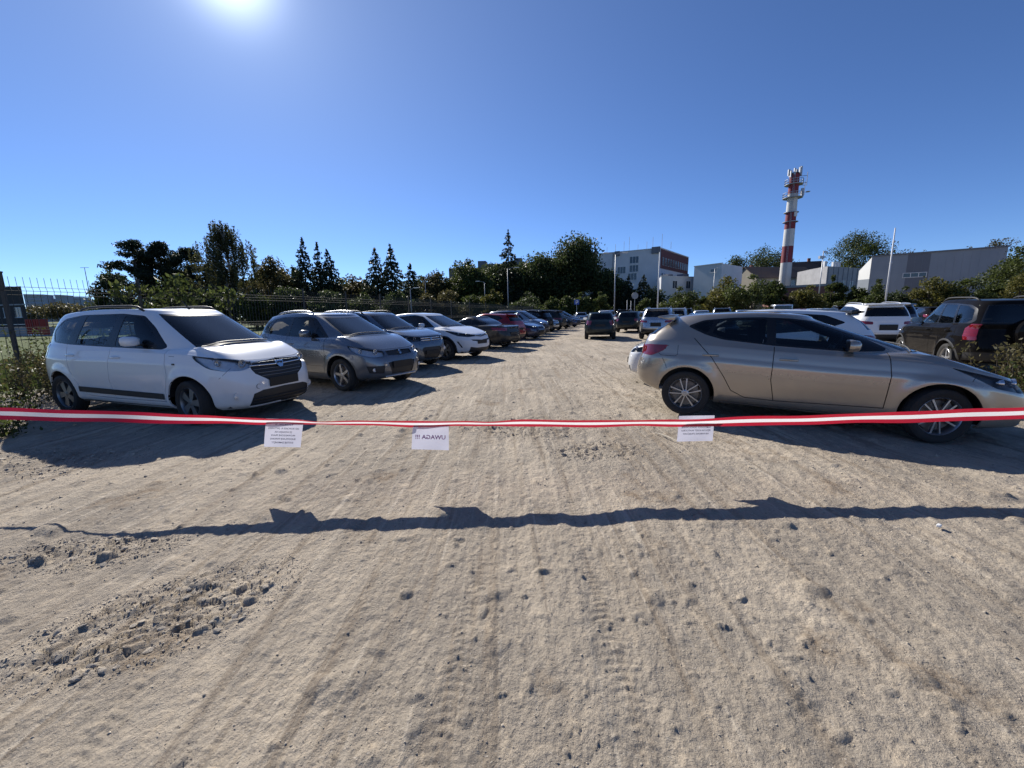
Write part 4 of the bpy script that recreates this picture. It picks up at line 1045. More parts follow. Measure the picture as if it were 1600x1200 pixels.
class Shell:
    def __init__(s, S, N=84, M=5):
        s.S = S
        th, U, UT = theta_table(N)
        s.UT = UT
        wb, fo, ro, W, R = S['wb'], S['fo'], S['ro'], S['W'], S['R']
        nose, tail, hw = wb + fo, -ro, W / 2
        sh = smooth_profile(S['sh']); base = smooth_profile(S['base_z']); roof = smooth_profile(S['roof_z'])
        zb = smooth_profile([(tail, S.get('zb_r', 0.30)), (0.45, 0.22), (wb - 0.4, 0.20), (nose, S.get('zb_f', 0.20))])
        fs = [0.0, 0.10, 0.33, 0.60, 0.84]
        fr = S.get('fr', [-.16, -.04, 0.0, -0.01, -0.05]); rr = S.get('rr', [.14, .04, 0.0, 0.02, 0.05])
        wd = S.get('wd', [.86, .955, .985, 1.0, .985]); nf, nr = S.get('nf', 4.6), S.get('nr', 5.2)
        rings = []
        for f, a, b, w in zip(fs, fr, rr, wd):
            rings.append(dict(xf=nose + a, xr=tail + b, w=hw * w, nf=nf, nr=nr, z=(lambda x, f=f: zb(x) + f * (sh(x) - zb(x))), sharp=False))
        rings.append(dict(xf=nose + S.get('hood_in', -.13), xr=tail + S.get('sh_rear', .07), w=hw * S.get('w_sh', .955), nf=nf, nr=nr, z=sh, sharp=True))
        xm_f = S['base_xf']
        rings.append(dict(xf=(nose + S.get('hood_in', -.13)) * .5 + xm_f * .5, xr=(tail + S.get('sh_rear', .07)) * .5 + S['base_xr'] * .5, w=hw * (S.get('w_sh', .955) + S.get('w_base', .90)) / 2, nf=nf * .9, nr=nr,
                          z=(lambda x: np.where(x > xm_f - .05, np.interp(x, [xm_f - .05, nose], [base(xm_f), sh(nose - .1)]) * .55 + sh(x) * .45 + S.get('crown', .03), (sh(x) + base(x)) / 2)), sharp=False))
        nfb, nrb = S.get('nfb', 3.6), S.get('nrb', 4.6)
        rings.append(dict(xf=xm_f, xr=S['base_xr'], w=hw * S.get('w_base', .90), nf=nfb, nr=nrb, z=base, sharp=True))
        wr = S.get('w_roof', .70)
        def mid(a, b, k=.5): return a + (b - a) * k
        rings.append(dict(xf=mid(xm_f, S['roof_xf'], .54), xr=mid(S['base_xr'], S['roof_xr'], S.get('rbulge', .42)), w=hw * mid(S.get('w_base', .90), wr, .43), nf=nfb, nr=nrb,
                          z=(lambda x: None), sharp=False, midz=True))
        rings.append(dict(xf=S['roof_xf'], xr=S['roof_xr'], w=hw * wr, nf=nfb * 1.05, nr=nrb, z=(lambda x: roof(x) - .055 - .0), sharp=False))
        rings.append(dict(xf=S['roof_xf'] - .10, xr=S['roof_xr'] + .08, w=hw * wr * .80, nf=nfb, nr=nrb, z=(lambda x: roof(x) - .012), sharp=False))
        rings.append(dict(xf=S['roof_xf'] - .35, xr=S['roof_xr'] + .30, w=0.0, nf=nfb, nr=nrb, z=roof, sharp=False))
        P = []
        for r in rings:
            xm = (r['xf'] + r['xr']) / 2; a = np.where(th <= np.pi / 2, r['xf'] - xm, xm - r['xr']); n = np.where(th <= np.pi / 2, r['nf'], r['nr'])
            c, q = np.cos(th), np.sin(th)
            x = xm + np.sign(c) * a * np.abs(c) ** (2 / n); y = r['w'] * np.abs(q) ** (2 / n)
            if r.get('midz'): z = np.zeros_like(x)
            else: z = r['z'](x)
            P.append(np.stack([x, y, z], 1))
        P = np.array(P)
        P[8, :, 2] = P[7, :, 2] * .47 + P[9, :, 2] * .53
        P[:, 0, 1] = 0; P[:, -1, 1] = 0
        # Catmull-Rom through the rings
        K = len(rings); ts, rows = [], []
        for k in range(K - 1):
            m0 = (P[k + 1] - P[k]) if (k == 0 or rings[k]['sharp']) else (P[k + 1] - P[k - 1]) * .5
            m1 = (P[k + 1] - P[k]) if (k == K - 2 or rings[k + 1]['sharp']) else (P[k + 2] - P[k]) * .5
            for j in range(M):
                t = j / M; ts.append(k + t)
                rows.append((2 * t**3 - 3 * t**2 + 1) * P[k] + (t**3 - 2 * t**2 + t) * m0 + (-2 * t**3 + 3 * t**2) * P[k + 1] + (t**3 - t**2) * m1)
        ts.append(K - 1.0); rows.append(P[-1])
        G = np.array(rows); ts = np.array(ts)
        # flared wheel arches and a feature line along the doors
        side = (np.abs(th - np.pi / 2) < 1.45)[None, :]
        low = (ts < 5.0)[:, None]
        for cx in (0.0, wb):
            d = np.hypot(G[..., 0] - cx, G[..., 2] - R)
            G[..., 1] += np.where(side & low, S.get('flare', .018) * np.exp(-((d - R - .07) / .075) ** 2), 0)
        fz = S.get('crease', .80)
        zz = zb(G[..., 0]) + fz * (sh(G[..., 0]) - zb(G[..., 0]))
        G[..., 1] += np.where(side & low, S.get('crease_d', .010) * np.exp(-np.maximum((G[..., 2] - zz), 0) / .012) * np.exp(-np.maximum(zz - G[..., 2], 0) / .09), 0)
        G[:, 0, 1] = 0; G[:, -1, 1] = 0
        dt = np.gradient(G, axis=0); du = np.gradient(G, axis=1)
        # the shoulder and the belt are creases: one-sided slopes across the rows there
        Nn = np.cross(du, dt)
        ln = np.linalg.norm(Nn, axis=2, keepdims=True); ln[ln == 0] = 1; Nn /= ln
        Nn[:, 0, 1] = 0; Nn[:, -1, 1] = 0
        Nn[-1] = (0, 0, 1)
        Nn *= np.sign((Nn[3 * M, N // 2, 1])) or 1
        ln = np.linalg.norm(Nn, axis=2, keepdims=True); ln[ln == 0] = 1; Nn /= ln
        Nn[-1] = (0, 0, 1)
        s.G, s.Nn, s.ts, s.th, s.U = G, Nn, ts, th, U
        T = len(ts)
        bm = s.bm = bmesh.new()
        s.lp = bm.verts.layers.float_vector.new('pos'); s.ln = bm.verts.layers.float_vector.new('nrm'); s.la = bm.verts.layers.float_vector.new('par')
        vv = []
        for i in range(T):
            for j in range(N):
                v = bm.verts.new(G[i, j]); v[s.lp] = Vector(G[i, j]); v[s.ln] = Vector(Nn[i, j]); v[s.la] = Vector((U[j], ts[i], th[j])); vv.append(v)
        for i in range(T - 1):
            for j in range(N - 1):
                f = bm.faces.new((vv[i * N + j], vv[i * N + j + 1], vv[(i + 1) * N + j + 1], vv[(i + 1) * N + j])); f.material_index = BODY
        # ray-cast target
        tri = [(i * N + j, i * N + j + 1, (i + 1) * N + j + 1, (i + 1) * N + j) for i in range(T - 1) for j in range(N - 1)]
        s.bvh = BVHTree.FromPolygons([tuple(p) for p in G.reshape(-1, 3)], tri)
    def view(s, name):
        if getattr(s, '_view', None) == name: return
        lp, la, UT = s.lp, s.la, s.UT
        for v in s.bm.verts:
            p, a = v[lp], v[la]
            if name == 'side': v.co = (p.x, p.z, 0)
            elif name == 'front': v.co = (a.x, p.z, 0)
            elif name == 'rear': v.co = (UT - a.x, p.z, 0)
            elif name == 'parf': v.co = (a.z, a.y, 0)
            elif name == 'parr': v.co = (math.pi - a.z, a.y, 0)
        s._view = name
    def cut(s, view, poly, rid, t=(0, 99), u=None, only=None):
        """Cut a polygon out of the shell in one of its flat views and give its faces the region id."""
        s.view(view); bm, la = s.bm, s.la
        if u is None: u = {'side': (0.75, s.UT - 0.75), 'front': (-1, 1.9), 'rear': (s.UT - 1.9, 99), 'parf': (-1, 99), 'parr': (-1, 99)}[view]
        pa = [p[0] for p in poly]; pb = [p[1] for p in poly]
        e = 0.004; x0, x1, y0, y1 = min(pa) - e, max(pa) + e, min(pb) - e, max(pb) + e
        cand = []
        for f in bm.faces:
            vs = f.verts
            xs = [v.co.x for v in vs]; ys = [v.co.y for v in vs]
            if max(xs) < x0 or min(xs) > x1 or max(ys) < y0 or min(ys) > y1: continue
            ct = sum(v[la].y for v in vs) / len(vs); cu = sum(v[la].x for v in vs) / len(vs)
            if not (t[0] <= ct <= t[1] and u[0] <= cu <= u[1]): continue
            cand.append(f)
        n = len(poly)
        for i in range(n):
            p, q = poly[i], poly[(i + 1) % n]
            dx, dy = q[0] - p[0], q[1] - p[1]; L = math.hypot(dx, dy)
            if L < 1e-6: continue
            nx, ny = -dy / L, dx / L
            ex0, ex1, ey0, ey1 = min(p[0], q[0]) - e, max(p[0], q[0]) + e, min(p[1], q[1]) - e, max(p[1], q[1]) + e
            hit, rest = [], []
            for f in cand:
                xs = [v.co.x for v in f.verts]; ys = [v.co.y for v in f.verts]
                if max(xs) < ex0 or min(xs) > ex1 or max(ys) < ey0 or min(ys) > ey1: rest.append(f); continue
                d = [(v.co.x - p[0]) * nx + (v.co.y - p[1]) * ny for v in f.verts]
                (hit if min(d) < -1e-5 and max(d) > 1e-5 else rest).append(f)
            if hit:
                ge = set(); gv = set()
                for f in hit: ge.update(f.edges); gv.update(f.verts)
                r = bmesh.ops.bisect_plane(bm, geom=hit + list(ge) + list(gv), dist=1e-6, plane_co=(p[0], p[1], 0), plane_no=(nx, ny, 0))
                rest += [g for g in r['geom'] if isinstance(g, bmesh.types.BMFace)]
            cand = rest
        k = 0
        for f in cand:
            if only is not None and f.material_index not in only: continue
            cx = sum(v.co.x for v in f.verts) / len(f.verts); cy = sum(v.co.y for v in f.verts) / len(f.verts)
            ins = False; j = n - 1
            for i in range(n):
                if (poly[i][1] > cy) != (poly[j][1] > cy) and cx < (poly[j][0] - poly[i][0]) * (cy - poly[i][1]) / (poly[j][1] - poly[i][1]) + poly[i][0]: ins = not ins
                j = i
            if ins: f.material_index = rid; k += 1
        return k
    def region(s, rids):
        s.bm.verts.index_update()
        faces = [f for f in s.bm.faces if f.material_index in rids]
        idx = {}; V, Nr, F = [], [], []
        for f in faces:
            t = []
            for v in f.verts:
                i = idx.get(v)
                if i is None:
                    i = idx[v] = len(V); V.append(tuple(v[s.lp])); Nr.append(tuple(v[s.ln]))
                if not t or t[-1] != i: t.append(i)
            if len(t) > 2: F.append(tuple(t))
        return V, Nr, F
    def ray(s, x=None, y=None, z=None, axis='side', sgn=1):
        if axis == 'side': o, d = Vector((x, 3, z)), Vector((0, -1, 0))
        elif axis == 'front': o, d = Vector((9, abs(y), z)), Vector((-1, 0, 0))
        elif axis == 'rear': o, d = Vector((-9, abs(y), z)), Vector((1, 0, 0))
        else: o, d = Vector((x, abs(y), 5)), Vector((0, 0, -1))
        h = s.bvh.ray_cast(o, d)
        if h[0] is None: return None, None
        p, n = h[0].copy(), h[1].copy()
        if n.dot(d) > 0: n = -n
        if (axis == 'side' and sgn < 0) or (axis != 'side' and y is not None and y < 0): p.y *= -1; n.y *= -1
        return p, n

def boundary_edges(F):
    seen = {}
    for f in F:
        for i in range(len(f)):
            a, b = f[i], f[(i + 1) % len(f)]
            k = (min(a, b), max(a, b)); seen[k] = None if k in seen else (a, b)
    return [e for e in seen.values() if e]

def skin(name, V, Nr, F, mats, parent, sides=(1, -1), lip=0.0, lipdir=None, off=0.0, lipmat=0, off_vec=None, no_mid=True):
    """A part cut from the shell (both halves, or one), with its edges turned inwards by LIP."""
    VV, NN, FF, MI = [], [], [], []
    F2 = []
    for f in F:                                             # wind every face outwards
        a, b_, c_ = (Vector(V[f[0]]), Vector(V[f[len(f) // 3]]), Vector(V[f[2 * len(f) // 3]]))
        g_ = (b_ - a).cross(c_ - a)
        F2.append(f if g_.dot(Vector(Nr[f[0]]) + Vector(Nr[f[len(f) // 2]])) >= 0 else tuple(reversed(f)))
    F = F2
    be = boundary_edges(F) if lip else []
    first = None
    for sg in sides:
        ix = []
        for i_, (p, n) in enumerate(zip(V, Nr)):
            if first is not None and abs(p[1]) < 1e-5: ix.append(first[i_]); continue
            ix.append(len(VV))
            q = Vector(p) + Vector(n) * off
            if off_vec: q = q + Vector(off_vec)
            VV.append((q.x, q.y * sg, q.z)); NN.append((n[0], n[1] * sg, n[2]))
        for f in F:
            g = tuple(ix[i] for i in f); FF.append(g if sg > 0 else tuple(reversed(g))); MI.append(0)
        if first is None: first = ix
        for a, c in be:
            if abs(V[a][1]) < 1e-4 and abs(V[c][1]) < 1e-4: continue
            quad = []
            for i, dd in ((a, 0), (c, 0), (c, 1), (a, 1)):
                q = Vector(V[i]) + Vector(Nr[i]) * off
                if off_vec: q = q + Vector(off_vec)
                if dd: q = q - (Vector(lipdir) if lipdir else Vector(Nr[i])) * lip
                quad.append(Vector((q.x, q.y * sg, q.z)))
            n = (quad[1] - quad[0]).cross(quad[3] - quad[0])
            if n.length < 1e-12: continue
            n.normalize()
            k = len(VV); VV += [tuple(q) for q in quad]; NN += [tuple(n)] * 4; FF.append((k, k + 1, k + 2, k + 3)); MI.append(lipmat)
    me = bpy.data.meshes.new(name)
    me.from_pydata(VV, [], FF)
    for m in mats: me.materials.append(m)
    me.polygons.foreach_set('material_index', MI)
    me.polygons.foreach_set('use_smooth', [True] * len(FF))
    me.update()
    me.normals_split_custom_set_from_vertices(NN)
    return link_mesh(name, me, parent)

def offset_poly(poly, d):
    n = len(poly); A = sum(poly[i][0] * poly[(i + 1) % n][1] - poly[(i + 1) % n][0] * poly[i][1] for i in range(n)); sg = 1 if A > 0 else -1
    out = []
    for i in range(n):
        a, b, c = Vector(poly[i - 1]), Vector(poly[i]), Vector(poly[(i + 1) % n])
        e1, e2 = (b - a).normalized(), (c - b).normalized()
        n1, n2 = Vector((e1.y, -e1.x)) * sg, Vector((e2.y, -e2.x)) * sg
        m = n1 + n2
        if m.length < 1e-6: m = n1
        m.normalize(); k = max(0.35, m.dot(n1))
        out.append(tuple(b + m * (d / k)))
    return out

def round_poly(poly, r=0.04, k=3):
    """Corners cut into short arcs."""
    out = []; n = len(poly)
    for i in range(n):
        a, b, c = Vector(poly[i - 1]), Vector(poly[i]), Vector(poly[(i + 1) % n])
        l = min((a - b).length, (c - b).length) * .45; q = min(r, l)
        p0, p2 = b + (a - b).normalized() * q, b + (c - b).normalized() * q
        for j in range(k + 1):
            t = j / k; out.append(tuple(p0 * (1 - t)**2 + b * 2 * t * (1 - t) + p2 * t * t))
    return out

# ---- wheels: one set of meshes for every rim pattern and size
_wheel_cache = {}
def wheel(parent, loc, R, width, pattern, rim_mat, side, steer=0.0, spin=0.0):
    """wheel (the rim) > tyre, brake_disc. Local y points outwards."""
    key = (round(R, 3), width, pattern, rim_mat.name)
    rr = R * 0.70 if pattern != 'steel' else R * 0.66
    if key not in _wheel_cache:
        h = width / 2
        t = MB().lathe([(-h * .75, rr * .98), (-h * .95, R * .80), (-h, R * .88), (-h * .86, R * .965), (-h * .6, R * .992), (-h * .1, R), (-h * .08, R * .985), (h * .08, R * .985), (h * .1, R), (h * .6, R * .992), (h * .86, R * .965), (h, R * .88), (h * .95, R * .80), (h * .75, rr * .98)], n=40)
        tm = t.build('tyre', M_TYRE, None, auto=0.7).data
        m = MB()
        lip = h * .72
        m.lathe([(-h * .7, rr * .93), (-h * .7, rr), (lip * .5, rr), (lip, rr * 1.0), (lip + .006, rr * .97), (lip - .008, rr * .93), (lip * .4, rr * .90), (-h * .6, rr * .90)], n=40)
        face = lip - .014
        n_sp = {'five': 5, 'twin': 5, 'star': 6, 'multi': 8, 'steel': 7, 'fat': 5}[pattern]
        hub = rr * .22
        m.lathe([(face - .03, hub), (face - .004, hub), (face + .002, hub * .8), (face + .002, hub * .35), (face + .007, hub * .3), (face + .007, 0.001)], n=20)
        for k in range(n_sp):
            a0 = 2 * math.pi * k / n_sp
            def P(r, da, y):
                return (r * math.sin(a0 + da), y, r * math.cos(a0 + da))
            def spoke(r0, a_0, w0, r1, a_1, w1):
                y0, y1 = face, face - .004
                q = [P(r0, a_0 - w0 / r0, y0), P(r0, a_0 + w0 / r0, y0), P(r1, a_1 + w1 / r1, y1), P(r1, a_1 - w1 / r1, y1)]
                q2 = [(x, y - .028, z) for x, y, z in q]
                m.add(q + q2, [(0, 1, 2, 3), (4, 7, 6, 5), (0, 4, 5, 1), (1, 5, 6, 2), (2, 6, 7, 3), (3, 7, 4, 0)])
            if pattern == 'twin':
                spoke(hub * .8, -.42, .007, rr * .94, -.20, .010); spoke(hub * .8, .42, .007, rr * .94, .24, .008)
            elif pattern == 'five': spoke(hub * .7, 0, .030, rr * .94, 0, .022)
            elif pattern == 'fat': spoke(hub * .7, 0, .036, rr * .93, 0, .055)
            elif pattern == 'star': spoke(hub * .7, 0, .022, rr * .94, .05, .030)
            elif pattern == 'multi': spoke(hub * .7, 0, .016, rr * .94, 0, .014)
            else: spoke(hub * .7, 0, .045, rr * .93, 0, .065)
            if pattern in ('five', 'twin', 'fat', 'star'):
                a = a0 + math.pi / n_sp; rb = hub * .58
                m.lathe([(face - .002, .008), (face + .004, .008), (face + .004, .001)], n=6, c=(rb * math.sin(a), 0, rb * math.cos(a)))
        rm = m.build('wheel', rim_mat, None, auto=0.6).data
        d = MB().lathe([(-.02, rr * .3), (-.02, rr * .78), (0.0, rr * .78), (0.0, rr * .3), (-.02, rr * .3)], n=28)
        d.box((rr * -.62, -.005, rr * .1), (rr * .3, .07, rr * .5))
        d.lathe([(-.055, .001), (-.055, rr * .9)], n=24)
        dm = d.build('brake_disc', M_DISC, None, auto=0.6).data
        _wheel_cache[key] = (rm, tm, dm)
        for o in [o for o in bpy.data.objects if o.data in (rm, tm, dm)]: bpy.data.objects.remove(o)
    rm, tm, dm = _wheel_cache[key]
    w = link_mesh('wheel', rm, parent)
    w.location = loc
    w.rotation_euler = (0, spin, (0 if side > 0 else math.pi) + steer)
    link_mesh('tyre', tm, w); link_mesh('brake_disc', dm, w)
    return w

# ---- cabin furniture shared by all cars
def _make_seat():
    m = MB()
    m.box((.02, 0, .12), (.50, .50, .16))
    m.box((-.27, 0, .42), (.13, .48, .56), Matrix.Rotation(-.22, 3, 'Y'))
    m.box((-.36, 0, .79), (.09, .27, .19), Matrix.Rotation(-.12, 3, 'Y'))
    m.box((-.34, 0, .68), (.02, .14, .10))
    return m.build('seat', M_SEAT, None, bevel=.035, smooth=True)
_so = _make_seat(); SEAT_ME = _so.data; bpy.data.objects.remove(_so)
def _make_sw():
    m = MB(); pts = [(0, .18 * math.cos(a), .18 * math.sin(a)) for a in np.linspace(0, 2 * math.pi, 25)]
    m.tube(pts, .016, 6, caps=False); m.box((0, 0, 0), (.03, .34, .035)); m.box((0, 0, -.08), (.03, .04, .16)); m.lathe([(-.02, .05), (.02, .05), (.02, .001)], axis='x', n=12)
    return m.build('steering_wheel', M_BLACK, None, auto=.6)
_so = _make_sw(); SW_ME = _so.data; bpy.data.objects.remove(_so)

def arc_poly(cx, cz, r, a0, a1, n):
    return [(cx + r * math.cos(a), cz + r * math.sin(a)) for a in np.linspace(a0, a1, n)]

def ribbon(sh, pts, parent, axis='side', w=.005, name='seam', mat=None, sides=(1, -1), lift=.0012, step=.05):
    """A narrow dark seam that follows the skin along a polyline of a flat view."""
    P = []
    for i in range(len(pts) - 1):
        a, b = Vector(pts[i]), Vector(pts[i + 1]); k = max(1, int((b - a).length / step))
        P += [a.lerp(b, j / k) for j in range(k)]
    P.append(Vector(pts[-1]))
    vs, fs = [], []
    for sg in sides:
        last = None
        for i, p in enumerate(P):
            if axis == 'side': q, n = sh.ray(x=p.x, z=p.y, axis='side')
            elif axis == 'top': q, n = sh.ray(x=p.x, y=p.y, axis='top')
            else: q, n = sh.ray(y=p.x, z=p.y, axis=axis)
            if q is None: last = None; continue
            d = (P[min(i + 1, len(P) - 1)] - P[max(i - 1, 0)]).normalized()
            t3 = Vector((d.x, 0, d.y)) if axis == 'side' else Vector((d.x, d.y, 0)) if axis == 'top' else Vector((0, d.x, d.y))
            b = n.cross(t3).normalized() * w / 2
            q = q + n * lift
            k = len(vs); vs += [(q + b), (q - b)]
            if last is not None: fs.append((last, last + 1, k + 1, k))
            last = k
        if sg < 0:
            pass
        if sg > 0: base = len(vs); half_v, half_f = list(vs), list(fs)
    if -1 in sides:
        nb = len(half_v); out_v = (half_v if 1 in sides else []) + [Vector((v.x, -v.y, v.z)) for v in half_v]
        o = nb if 1 in sides else 0
        out_f = (half_f if 1 in sides else []) + [tuple(reversed([i + o for i in f])) for f in half_f]
    else: out_v, out_f = half_v, half_f
    if not out_f: return None
    me = bpy.data.meshes.new(name); me.from_pydata([tuple(v) for v in out_v], [], out_f); me.materials.append(mat or M_TRIM); me.update()
    return link_mesh(name, me, parent)

def build_car(S, paint, label, cat='car', group=None, name='parked_car'):
    detail = S.get('detail', 2)
    sh = Shell(S, N=S.get('N', 84 if detail > 1 else 60), M=5 if detail > 1 else 3)
    wb, W, R = S['wb'], S['W'], S['R']; hw = W / 2
    root = empty(name); tag(root, label, cat, group)
    ra = R + S.get('arch', .055)
    # ---------------- cuts
    if S.get('clad'):                                     # black sill and arch cladding
        ca = S['clad']
        sh.cut('side', [(ra * .7, .0), (wb - ra * .7, .0), (wb - ra * .7, ca), (ra * .7, ca)], CLAD, t=(0, 4.6))
        for cx in (0, wb):
            sh.cut('side', arc_poly(cx, R, ra + S.get('clad_w', .05), -.9, math.pi + .9, 26), CLAD, t=(0, 4.7))
    for cx in (0, wb):
        p = arc_poly(cx, R + .01, ra, -.25, math.pi + .25, 30) + [(cx - ra * .96, -.1), (cx + ra * .96, -.1)]
        sh.cut('side', p, HOLE, t=(0, 4.8))
    if 'lower' in S: sh.cut('front', S['lower'], LOWER, t=(0, 4.9))
    for e in S.get('lower_more', []): sh.cut('front', e, ACC, t=(0, 5.0))
    for i, e in enumerate(S.get('grille', [])): sh.cut('front', e, 40 + i, t=(0, 5.6))
    if 'head' in S: sh.cut('front', round_poly(S['head'], .03, 2), HEAD, t=(0.5, 6.7))
    if 'rlower' in S: sh.cut('rear', S['rlower'], RLOW, t=(0, 4.9))
    if detail > 1 and 'gate' in S:
        sh.cut('rear', offset_poly(S['gate'], .003), GAP, t=(0.5, 7), only=(BODY,)); sh.cut('rear', offset_poly(S['gate'], -.003), GATE, t=(0.5, 7), only=(GAP,))
    for e in S.get('tail', []): sh.cut('rear', round_poly(e, .025, 2), TAIL, t=(0.5, 9.0))
    if detail > 1:
        for poly, rid in ((S.get('fdoor'), FDOOR), (S.get('rdoor'), RDOOR)):
            if poly:
                sh.cut('side', offset_poly(poly, .0045), GAP, t=(0.3, 7), only=(BODY, CLAD))
        for poly, rid in ((S.get('fdoor'), FDOOR), (S.get('rdoor'), RDOOR)):
            if poly:
                sh.cut('side', offset_poly(poly, -.0045), rid, t=(0.3, 7), only=(GAP, BODY))
    thA = S.get('thA', .66)
    if detail > 1:
        sh.cut('parf', [(-.01, 5.14), (thA, 5.14), (thA, 6.93), (-.01, 6.93)], GAP, only=(BODY,))
        sh.cut('parf', [(-.02, 5.14 + .03), (thA - .006, 5.14 + .03), (thA - .006, 6.88), (-.02, 6.88)], HOOD, only=(GAP,))
    # windscreen and rear window with their black borders
    sh.cut('parf', [(-.01, 7.02), (thA, 7.02), (thA * .97, 8.93), (-.01, 8.93)], TRIM)
    sh.cut('parf', [(-.02, 7.16), (thA - .05, 7.16), (thA * .97 - .05, 8.80), (-.02, 8.80)], WIND)
    thR = S.get('thR', .60); rg = S.get('rg', (7.10, 8.75))
    sh.cut('parr', [(-.01, rg[0]), (thR, rg[0]), (thR, rg[1]), (-.01, rg[1])], TRIM)
    sh.cut('parr', [(-.02, rg[0] + .1), (thR - .05, rg[0] + .1), (thR - .05, rg[1] - .08), (-.02, rg[1] - .08)], REARG)
    dlo = round_poly(S['dlo'], .05, 3)
    sh.cut('side', dlo, TRIM, t=(6.9, 9.3))
    for i, pane in enumerate(S['panes']):
        sh.cut('side', round_poly(pane, .03, 2), PANE0 + i, t=(6.9, 9.3), only=(TRIM,))
    # ---------------- skins
    lipd = .02
    V, Nr, F = sh.region({BODY})
    skin('body', V, Nr, F, [paint, M_BLACK], root, lip=lipd, lipmat=0)
    def part(rids, name, mats, both=True, **k):
        V, Nr, F = sh.region(rids)
        if not F: return []
        if both: return [skin(name, V, Nr, F, mats, root, **k)]
        return [skin(name, V, Nr, F, mats, root, sides=(sg,), **k) for sg in (1, -1)]
    part({TRIM}, 'window_trim', [M_TRIM], lip=.012, off=-.001)
    part({CLAD}, 'cladding', [M_BLACK], lip=.02)
    part({LOWER}, 'bumper_grille', [M_BLACK], lip=.03, off=-.012)
    part({ACC}, 'bumper_recess', [M_BLACK], both=False, lip=.03, off=-.012)
    part({RLOW}, 'rear_bumper_trim', [M_BLACK], lip=.03, off=-.012)
    for i, e in enumerate(S.get('grille', [])): part({40 + i}, 'grille', [M_BLACK], both=min(p[0] for p in e) <= 0, lip=.03, off=-.014)
    part({HOOD}, 'hood', [paint], lip=lipd)
    part({GATE}, 'tailgate', [paint], lip=lipd)
    doors = part({FDOOR}, 'door', [paint], both=False, lip=lipd) + part({RDOOR}, 'door', [paint], both=False, lip=lipd)
    part({WIND}, 'windscreen', [S.get('wglass', M_GLASS)], off=-.003)
    part({REARG}, 'rear_window', [S.get('rglass', M_GLASSD)], off=-.003)
    for i in range(len(S['panes'])):
        gm = S.get('sglass', [M_GLASS, M_GLASSD, M_GLASSD])[min(i, 2)]
        part({PANE0 + i}, 'side_window', [gm], both=False, off=-.004)
    # headlights: a bowl with reflectors behind a clear lens
    V, Nr, F = sh.region({HEAD})
    if F:
        c = sum((Vector(v) for v in V), Vector()) / len(V)
        for sg in (1, -1):
            hb = skin('headlight', V, Nr, F, [S.get('lampmat', M_LAMPDARK), M_REFL], root, sides=(sg,), off=-.045)
            b = boundary_edges(F)
            m = MB()
            for a, d in b:
                q = [Vector(V[a]), Vector(V[d]), Vector(V[d]) - Vector(Nr[d]) * .047, Vector(V[a]) - Vector(Nr[a]) * .047]
                m.add([(p.x, p.y * sg, p.z) for p in q], [(0, 1, 2, 3)])
            m.build('lamp_rim', M_LAMPDARK, hb)
            skin('lens', V, Nr, F, [M_LENS], hb, sides=(sg,), off=.001)
            for (dy, dz, r) in S.get('bulbs', [(-.10, 0, .050), (.06, .01, .038)]):
                yy = c.y + dy; q, n = sh.ray(y=yy, z=c.z + dz, axis='front')
                if q is None: continue
                q = q - Vector((.032, 0, 0))
                mm = MB().lathe([(-.035, r * .3), (-.015, r * .8), (.02, r), (.02, r * .86), (-.012, r * .62), (-.018, .002)], axis='x', n=20, c=(q.x, q.y * sg, q.z))
                mm.build('reflector', M_REFL, hb, auto=.8)
            if S.get('lamp_bar'):
                P = []
                for yy in np.linspace(c.y - .16, c.y + .13, 7):
                    q, n = sh.ray(y=yy, z=c.z + S['lamp_bar'], axis='front')
                    if q: P.append((q.x - .02, q.y * sg, q.z))
                if len(P) > 2: MB().tube(P, .009, 6).build('light_strip', M_REFL, hb, auto=.8)
    V, Nr, F = sh.region({TAIL})
    if F:
        for sg in (1, -1):
            tl = skin('tail_light', V, Nr, F, [M_RED], root, sides=(sg,), off=.004, lip=.02)
    # ---------------- hidden structure: lining, wheel wells, floor, seats
    G, ts = sh.G, sh.ts; N = G.shape[1]
    r0, r1 = [int(np.argmin(abs(ts - t))) for t in (0.2, 6.9)]
    rows = sorted({int(np.argmin(abs(ts - t))) for t in (0.2, 1, 2, 3, 4, 5.0)})
    cols = list(range(0, N, 2)); cols = cols if cols[-1] == N - 1 else cols + [N - 1]
    L = G[np.ix_(rows, cols)] - sh.Nn[np.ix_(rows, cols)] * .05
    L[..., 1] = np.maximum(L[..., 1], 0)
    nr_, nc_ = len(rows), len(cols); fs = []
    for i in range(nr_ - 1):
        for j in range(nc_ - 1):
            c = (L[i, j] + L[i + 1, j + 1]) / 2
            if min(math.hypot(c[0] - cx, c[2] - R) for cx in (0, wb)) < R + .14 and c[1] > hw * .6: continue
            fs.append((i * nc_ + j, i * nc_ + j + 1, (i + 1) * nc_ + j + 1, (i + 1) * nc_ + j))
    lv = [tuple(p) for p in L.reshape(-1, 3)]; k = len(lv)
    me = bpy.data.meshes.new('inner_lining'); me.from_pydata(lv + [(x, -y, z) for x, y, z in lv], [], fs + [tuple(i + k for i in reversed(f)) for f in fs])
    me.materials.append(M_DARK); me.update(); link_mesh('inner_lining', me, root)
    nose, tail = wb + S['fo'], -S['ro']
    m = MB()
    m.box(((nose - .45) / 2, 0, .255), (nose - .15, W - .42, .05))
    m.box(((nose + tail) / 2 , 0, .255), (wb - 2 * ra - .02, W - .14, .045))
